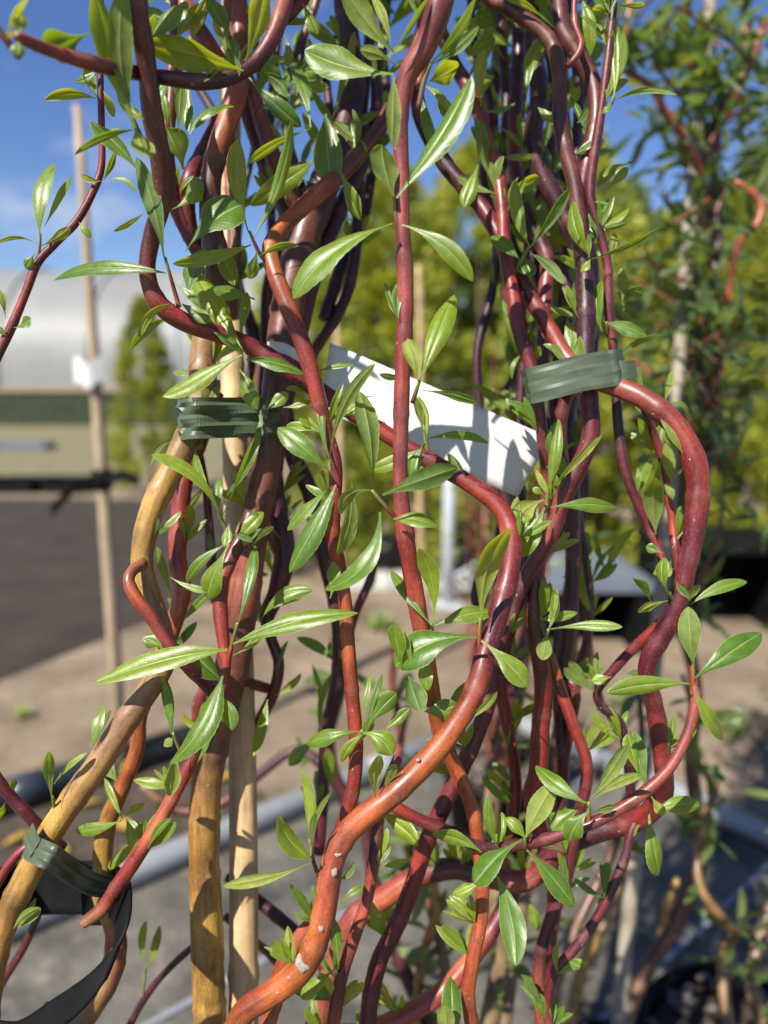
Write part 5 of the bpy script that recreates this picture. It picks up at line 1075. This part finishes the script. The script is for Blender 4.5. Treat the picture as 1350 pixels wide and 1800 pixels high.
# ================================================================== WILLOWS FURTHER BACK
LEAFM = []
for i in range(4):
    ln = 1.0
    vs, fs, tcs = leaf_geo(lambda t: Vector((0, t, .10*math.sin(t*2.6)*(1 if i % 2 else -1))), lambda t: .115*wprof(t), Vector((0, 0, 1)), .2, .03, i*3., 12, .1, .5*(i-1.5))
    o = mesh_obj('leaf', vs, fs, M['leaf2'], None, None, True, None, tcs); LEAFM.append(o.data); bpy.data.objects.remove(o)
def far_leaves(root, pts3, n, seed, lmin=.05, lmax=.09):
    r = random.Random(seed)
    for k in range(n):
        o_par, pp = pts3[r.randrange(len(pts3))]
        p = pp[r.randrange(len(pp))]
        d = Vector((r.uniform(-1, 1), r.uniform(-1, 1), r.uniform(-.5, 1))).normalized()
        up = Vector((r.uniform(-.8, .8), r.uniform(-.8, .8), 1)); x = d.cross(up).normalized(); z = x.cross(d).normalized()
        s = r.uniform(lmin, lmax)
        mt = Matrix((x, d, z)).transposed().to_4x4()
        o = bpy.data.objects.new('leaf', LEAFM[k % 4]); COL.objects.link(o); o.parent = o_par
        o.matrix_local = Matrix.Translation(p-root.location) @ mt @ Matrix.Diagonal((s, s, s, 1))
def wander(p0, p1, r0, r1, amp, seed, n=9):
    r = random.Random(seed); out = []
    ph = r.uniform(0, 6); k = r.uniform(1.6, 2.8)
    for i in range(n):
        t = i/(n-1); p = p0.lerp(p1, t); e = math.sin(math.pi*min(1, t*1.15))
        out.append((p.x+amp*math.sin(ph+k*6.28*t)*e+r.uniform(-.3, .3)*amp, p.y+amp*math.cos(ph+k*5.6*t)*e, p.z, r0+(r1-r0)*t))
    return out
def stem3(root, cps, colours, step=.012, sides=8):
    S = catmull(cps, step); p3 = [Vector(s[:3]) for s in S]
    vs, fs, tcs = ring_tube(p3, [max(.0012, s[3]) for s in S], sides)
    col = []
    for i in range(len(p3)): col += [(*colour_at(colours, i/(len(p3)-1)), 1)]*sides
    col += [(*CK['t'], 1)]*2
    o = mesh_obj('branch', vs, fs, M['bark'], root, root.location, True, col, tcs)
    return o, p3
def px_stem(root, pts, colours, sides=10):
    return stem3(root, [(*P(x, y, d), .5*w/FPX*d) for x, y, w, d in pts], colours, .008, sides)

# the potted willow on the right: cane, traced stems and leaves
rc_t = P(1252, -30, 1.16); rc_b = P(1092, 1800, 1.08)
dv = (rc_b-rc_t).normalized(); rc_f = rc_b+dv*((rc_b.z-.17)/-dv.z)
pc = Vector((rc_f.x+.02, rc_f.y+.03, .008))
pot('plant_pot', pc, .13, .20, 'black plastic pot holding the blurred willow with the grey cane', 'black pots further back', 140, 12)
cane('grey_cane', rc_t, rc_f, .0095, .0115, M['greycane'], 'grey weathered cane supporting the willow in front of the conifers', None, 7, 9)
WR = thing('willow', pc+Vector((0, 0, .17)), 'leafy willow with salmon-pink hooked twigs on a grey cane, before the conifers', 'willow', 'willows further back')
c0 = pc+Vector((0, 0, .165))
def down(pts): return pts
sr = []
for pts, colr in (
    ([(1345, 40, 16, 1.2), (1312, 125, 17, 1.2), (1285, 190, 18, 1.2), (1262, 230, 18, 1.2), (1255, 320, 18, 1.18), (1262, 420, 18, 1.17), (1250, 520, 18, 1.16), (1235, 640, 20, 1.15), (1248, 760, 20, 1.15), (1225, 900, 20, 1.15), (1195, 1060, 22, 1.14), (1222, 1200, 22, 1.14), (1215, 1330, 24, 1.12), (1225, 1430, 25, 1.11), (1228, 1530, 25, 1.1), (1185, 1620, 26, 1.1), (1135, 1710, 26, 1.09), (1095, 1800, 28, 1.08)], 'kkkpppppppbbbbbbbg'),
    ([(1306, -10, 12, 1.22), (1308, 40, 12, 1.21), (1312, 90, 12, 1.2)], 'pkk'),
    ([(1215, 20, 10, 1.13), (1192, 62, 10, 1.13), (1190, 92, 12, 1.13), (1212, 112, 12, 1.13), (1236, 122, 11, 1.14), (1255, 150, 11, 1.16)], 'bbkkkp'),
    ([(1098, 125, 9, 1.05), (1125, 138, 12, 1.05), (1150, 160, 13, 1.06), (1162, 185, 14, 1.06), (1182, 212, 14, 1.07), (1198, 235, 14, 1.08), (1230, 300, 14, 1.12), (1250, 380, 14, 1.15)], 'wkkkkkpp'),
    ([(1110, -10, 10, 1.02), (1102, 40, 12, 1.02), (1096, 70, 12, 1.02), (1090, 130, 12, 1.04)], 'ssks'),
    ([(1292, 318, 9, 1.06), (1322, 338, 12, 1.06), (1339, 362, 13, 1.06), (1330, 395, 12, 1.06), (1304, 420, 12, 1.07), (1292, 452, 11, 1.08), (1284, 500, 11, 1.1), (1270, 590, 15, 1.12), (1260, 700, 15, 1.14), (1245, 820, 16, 1.15)], 'sskksspppp'),
    ([(1240, 240, 16, 1.22), (1228, 420, 16, 1.22), (1215, 560, 17, 1.22), (1228, 700, 17, 1.22), (1200, 850, 17, 1.2), (1190, 1000, 18, 1.2)], 'pppppp'),
    ([(1096, 1545, 18, 1.1), (1075, 1600, 20, 1.1), (1040, 1660, 22, 1.09), (1018, 1720, 22, 1.09), (1000, 1800, 24, 1.08)], 'ggyyy'),
    ([(1192, 1545, 12, 1.1), (1172, 1590, 14, 1.1), (1165, 1640, 15, 1.1), (1140, 1700, 16, 1.09)], 'yyyg')):
    o, p3 = px_stem(WR, pts, colr); sr.append((o, p3))
# run the two trunks down into the pot
for (o, p3) in (sr[0], sr[7]):
    pass
o, _ = stem3(WR, [(*P(1100, 1790, 1.08), .0115), (*(P(1095, 1860, 1.08)), .012), (*c0, .014)], 'ggg')
o, _ = stem3(WR, [(*P(1002, 1795, 1.08), .0095), (*(P(1010, 1880, 1.07)), .010), (*(c0+Vector((-.03, 0, 0))), .011)], 'yyg')
up_only = [(o, [p for p in p3 if p.z > .85]) for o, p3 in sr[:7]]
for k in range(16):
    r_ = random.Random(900+k); y0 = r_.uniform(150, 1000)
    o, p3 = px_stem(WR, [(r_.uniform(1195, 1245), y0+120, 9, 1.16), (r_.uniform(1170, 1290), y0, 8, 1.15), (r_.uniform(1100, 1360), y0-90, 6, r_.uniform(1.0, 1.35)), (r_.uniform(1080, 1400), y0-190, 4, r_.uniform(.98, 1.4))], r_.choice(('pbk', 'bkk', 'ppw')), 7)
    up_only.append((o, p3)); up_only.append((o, p3))
far_leaves(WR, [(o, p) for o, p in up_only if p], 290, 51, .045, .085)
def leaf_mass(root, pts3, n, seed, lmin, lmax, spread):
    r = random.Random(seed); V, F, TC = [], [], []
    for k in range(n):
        pp = pts3[r.randrange(len(pts3))][1]; p = pp[r.randrange(len(pp))]+Vector((r.gauss(0, 1), r.gauss(0, 1), r.gauss(0, 1)))*spread
        d = Vector((r.uniform(-1, 1), r.uniform(-1, 1), r.uniform(-.5, 1))).normalized(); up = Vector((r.uniform(-.8, .8), r.uniform(-.8, .8), 1)).normalized(); ln = r.uniform(lmin, lmax)
        vs, fs, tcs = leaf_geo(lambda t: p+d*(ln*t)-Vector((0, 0, .2*ln*t*t)), lambda t: ln*.11*wprof(t), up, .25, 0, k*.7, 6)
        i = len(V); V += vs; TC += tcs; F += [tuple(a+i for a in f) for f in fs]
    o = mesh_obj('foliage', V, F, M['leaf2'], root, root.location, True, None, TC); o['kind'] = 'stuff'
leaf_mass(WR, [(o, p) for o, p in up_only if p], 620, 52, .04, .075, .035)
# two more potted willows: behind the orange stems, and at the right edge
def far_willow(base, r_pot, H, label, plabel, seed, nst, nlv, cols=('yytkw', 'ttkww', 'ybbw', 'ggkp'), spread=.16, hp=.25, fade=1.0):
    pot('plant_pot', base, r_pot, hp, plabel, 'black pots further back', 70, seed)
    root = thing('willow', base+Vector((0, 0, hp*.88)), label, 'willow', 'willows further back')
    r = random.Random(seed); acc = []
    for k in range(nst):
        p0 = base+Vector((r.uniform(-.03, .03), r.uniform(-.03, .03), hp*.86)); a = r.uniform(0, 6.28)
        p1 = base+Vector((spread*math.cos(a), spread*math.sin(a), H*r.uniform(.7, 1)))
        cps = wander(p0, p1, r.uniform(.008, .013), .003, r.uniform(.025, .06), seed*10+k, 12)
        acc.append(stem3(root, cps, cols[k % len(cols)]))
    far_leaves(root, [(o, p3[len(p3)//4:]) for o, p3 in acc], nlv, seed, .04, .075)
    return root
# a third willow close behind the two near ones
pm = Vector((P(862, 1815, .86).x, P(862, 1815, .86).y+.03, .008))
pot('plant_pot', pm, .13, .24, 'black plastic pot of the olive-stemmed willow just behind the near ones', 'black pots further back', 0, 33)
WM = thing('willow', pm+Vector((0, 0, .21)), 'blurred olive and brown stemmed willow just behind the two near ones', 'willow', 'willows further back')
am = []; m0 = pm+Vector((0, 0, .205))
for pts, colr in (
    ([(905, 640, 20, .90), (912, 740, 24, .90), (905, 860, 28, .90), (925, 990, 32, .89), (918, 1110, 36, .89), (902, 1230, 40, .88), (878, 1330, 40, .88), (860, 1430, 38, .87), (866, 1550, 36, .87), (882, 1640, 34, .86), (874, 1720, 34, .86), (856, 1815, 36, .86)], 'bbbbbbbgggg'),
    ([(755, 1440, 12, .86), (760, 1510, 14, .86), (764, 1560, 16, .86), (768, 1612, 17, .86), (750, 1655, 17, .86), (738, 1705, 17, .86), (734, 1760, 18, .86), (728, 1815, 18, .86)], 'ppyyoyyy'),
    ([(588, 1120, 18, .92), (600, 1200, 22, .92), (578, 1290, 24, .92), (590, 1370, 24, .92), (640, 1450, 24, .91), (660, 1560, 24, .90), (700, 1680, 26, .88), (760, 1815, 28, .87)], 'pkwppwpp'),
    ([(1010, 1080, 18, .90), (1000, 1200, 20, .90), (975, 1310, 22, .89), (968, 1420, 22, .89), (930, 1540, 24, .88), (905, 1660, 26, .87), (885, 1815, 26, .86)], 'pbbbggg'),
    ([(250, 1380, 16, .95), (300, 1420, 18, .95), (350, 1425, 19, .95), (410, 1400, 18, .95), (470, 1350, 18, .95), (520, 1320, 18, .95), (570, 1350, 18, .94), (620, 1440, 20, .92)], 'gbbppppp'),
    ([(700, 1120, 12, .95), (690, 1200, 14, .95), (705, 1290, 16, .94), (690, 1390, 16, .93), (720, 1500, 18, .91), (770, 1640, 20, .88), (800, 1815, 22, .87)], 'wbkbbgg'),
    ([(1120, 1190, 10, .95), (1128, 1300, 12, .94), (1105, 1400, 14, .93), (1075, 1500, 16, .92), (1010, 1640, 18, .89), (950, 1815, 20, .87)], 'ppbbgg')):
    o, p3 = px_stem(WM, pts, colr); am.append((o, p3))
    if pts[-1][1] > 1800:
        q = P(pts[-1][0], 1808, pts[-1][3]); stem3(WM, [(*q, .5*pts[-1][2]/FPX*pts[-1][3]), (*q.lerp(m0, .4), .012), (*(m0+Vector((rnd.uniform(-.02, .02), rnd.uniform(-.02, .02), 0))), .013)], 'gg')
far_leaves(WM, am, 130, 57, .035, .065)
bz = Vector((0, 0, .008))
wb = G(880, 1345, .25); wb.z = .008
far_willow(wb, .15, 1.35, 'low twisted willow with brown stems in a pot behind the orange stem', 'black pot standing behind the orange stem, near the pipe corner', 61, 9, 110, cols=('bbbw', 'tbkw', 'bbpp', 'ybkw'), spread=.13)
ct = wb+Vector((.035, .02, 1.35)); cane('bamboo_cane', ct, wb+Vector((.035, .02, .2)), .010, .012, M['cane'], 'tan cane in the pot behind the orange stem', None, 5, 21)
we = G(1335, 1890, .22); we.z = .008
far_willow(we, .17, .92, 'low small-leaved willow with yellow stems in the bark-topped pot', 'black pot topped with grey bark chips under the yellow stems', 62, 4, 150, cols=('gytg', 'gggg', 'gttg'), spread=.17)
wm = G(600, 1345); wm.z = 0
for i, (px, py, top, lab) in enumerate(((742, 1165, 1.72, 'slim pale cane standing on the sandy path behind the straight red stem'), (603, 1180, 1.7, 'slim pale cane standing on the sandy path behind the willow trunk'))):
    f = G(px, py); cane('pale_cane', f+Vector((-.03+.02*i, 0, top)), f+Vector((0, 0, .002)), .013, .017, M['cane'], lab, None, 8, 30+i)
# small weeds on the path
def weed(px, py, s, seed):
    c = G(px, py); root = thing('weed', c, 'small leafy green weed sprouting from the sandy path', 'weed', 'weeds on the sandy path'); r = random.Random(seed)
    m = MB()
    for k in range(26):
        a = r.uniform(0, 6.28); e = r.uniform(.3, 1.3); ln = s*r.uniform(.5, 1)
        d = Vector((math.cos(a)*math.cos(e), math.sin(a)*math.cos(e), math.sin(e))); p0 = c+Vector((r.uniform(-.3, .3)*s, r.uniform(-.3, .3)*s, .002))
        sd_ = d.cross(Vector((0, 0, 1))).normalized()*ln*.16
        m.add([p0, p0+d*ln*.5+sd_, p0+d*ln, p0+d*ln*.5-sd_], [(0, 1, 2, 3)])
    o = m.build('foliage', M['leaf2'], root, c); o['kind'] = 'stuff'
weed(668, 1108, .13, 1); weed(1090, 1240, .09, 2); weed(1290, 1290, .10, 3); weed(1200, 1330, .08, 4); weed(40, 1262, .06, 5)
# ------------------------------------------------------------------ the crowns of the two near willows go on above
def crown_above(root, keys, box, n_leaf, seed, ncol):
    r = random.Random(seed); V, F, TC = [], [], []; acc = []
    for k in keys:
        q = BR[k]['px'][0]; p0 = P(q[0], q[1], q[2])
        p1 = Vector((r.uniform(box[0], box[1]), r.uniform(box[2], box[3]), r.uniform(box[4], box[5])))
        cps = wander(p0-Vector((0, 0, .01)), p1, q[3]*.85, .0028, .03, seed+len(acc), 8)
        acc.append(stem3(root, cps, r.choice(ncol), .01, 8)[1])
    for k in range(n_leaf):
        pp = acc[r.randrange(len(acc))]; p = pp[r.randrange(len(pp)//6, len(pp))]
        d = Vector((r.uniform(-1, 1), r.uniform(-1, 1), r.uniform(-.6, .9))).normalized()
        up = Vector((r.uniform(-.7, .7), r.uniform(-.7, .7), 1)).normalized(); ln = r.uniform(.045, .08)
        p = p+d*r.uniform(0, .04)
        lo = min(p.z, p.z+d.z*ln)-.01
        if lo < CAMZ+max(.05, max(p.y, p.y+d.y*ln))*.50+.03: continue
        vs, fs, tcs = leaf_geo(lambda t: p+d*(ln*t)-Vector((0, 0, .02*t*t)), lambda t: ln*.12*wprof(t), up, .25, 0, k*.7, 8)
        i = len(V); V += vs; TC += tcs; F += [tuple(a+i for a in f) for f in fs]
    o = mesh_obj('upper_foliage', V, F, M['leaf'], root, root.location, True, None, TC); o['kind'] = 'stuff'
crown_above(WA, ['trunk', 'b1', 'b2', 'b5', 'b11', 'b12', 'b13', 'b25', 'b9', 'b28', 'b8'], (-.42, .05, .24, .55, 1.72, 2.05), 150, 71, ('wwp', 'kww', 'bbp'))
crown_above(WB, ['c5', 'c6', 'c7', 'c8', 'c4', 'c2', 'c9', 'c19', 'c21'], (-.12, .26, .32, .62, 1.72, 2.1), 210, 72, ('wwp', 'bbw', 'ppw'))
print('LEAVES', LEAFCOUNT, 'objects', len(bpy.data.objects))
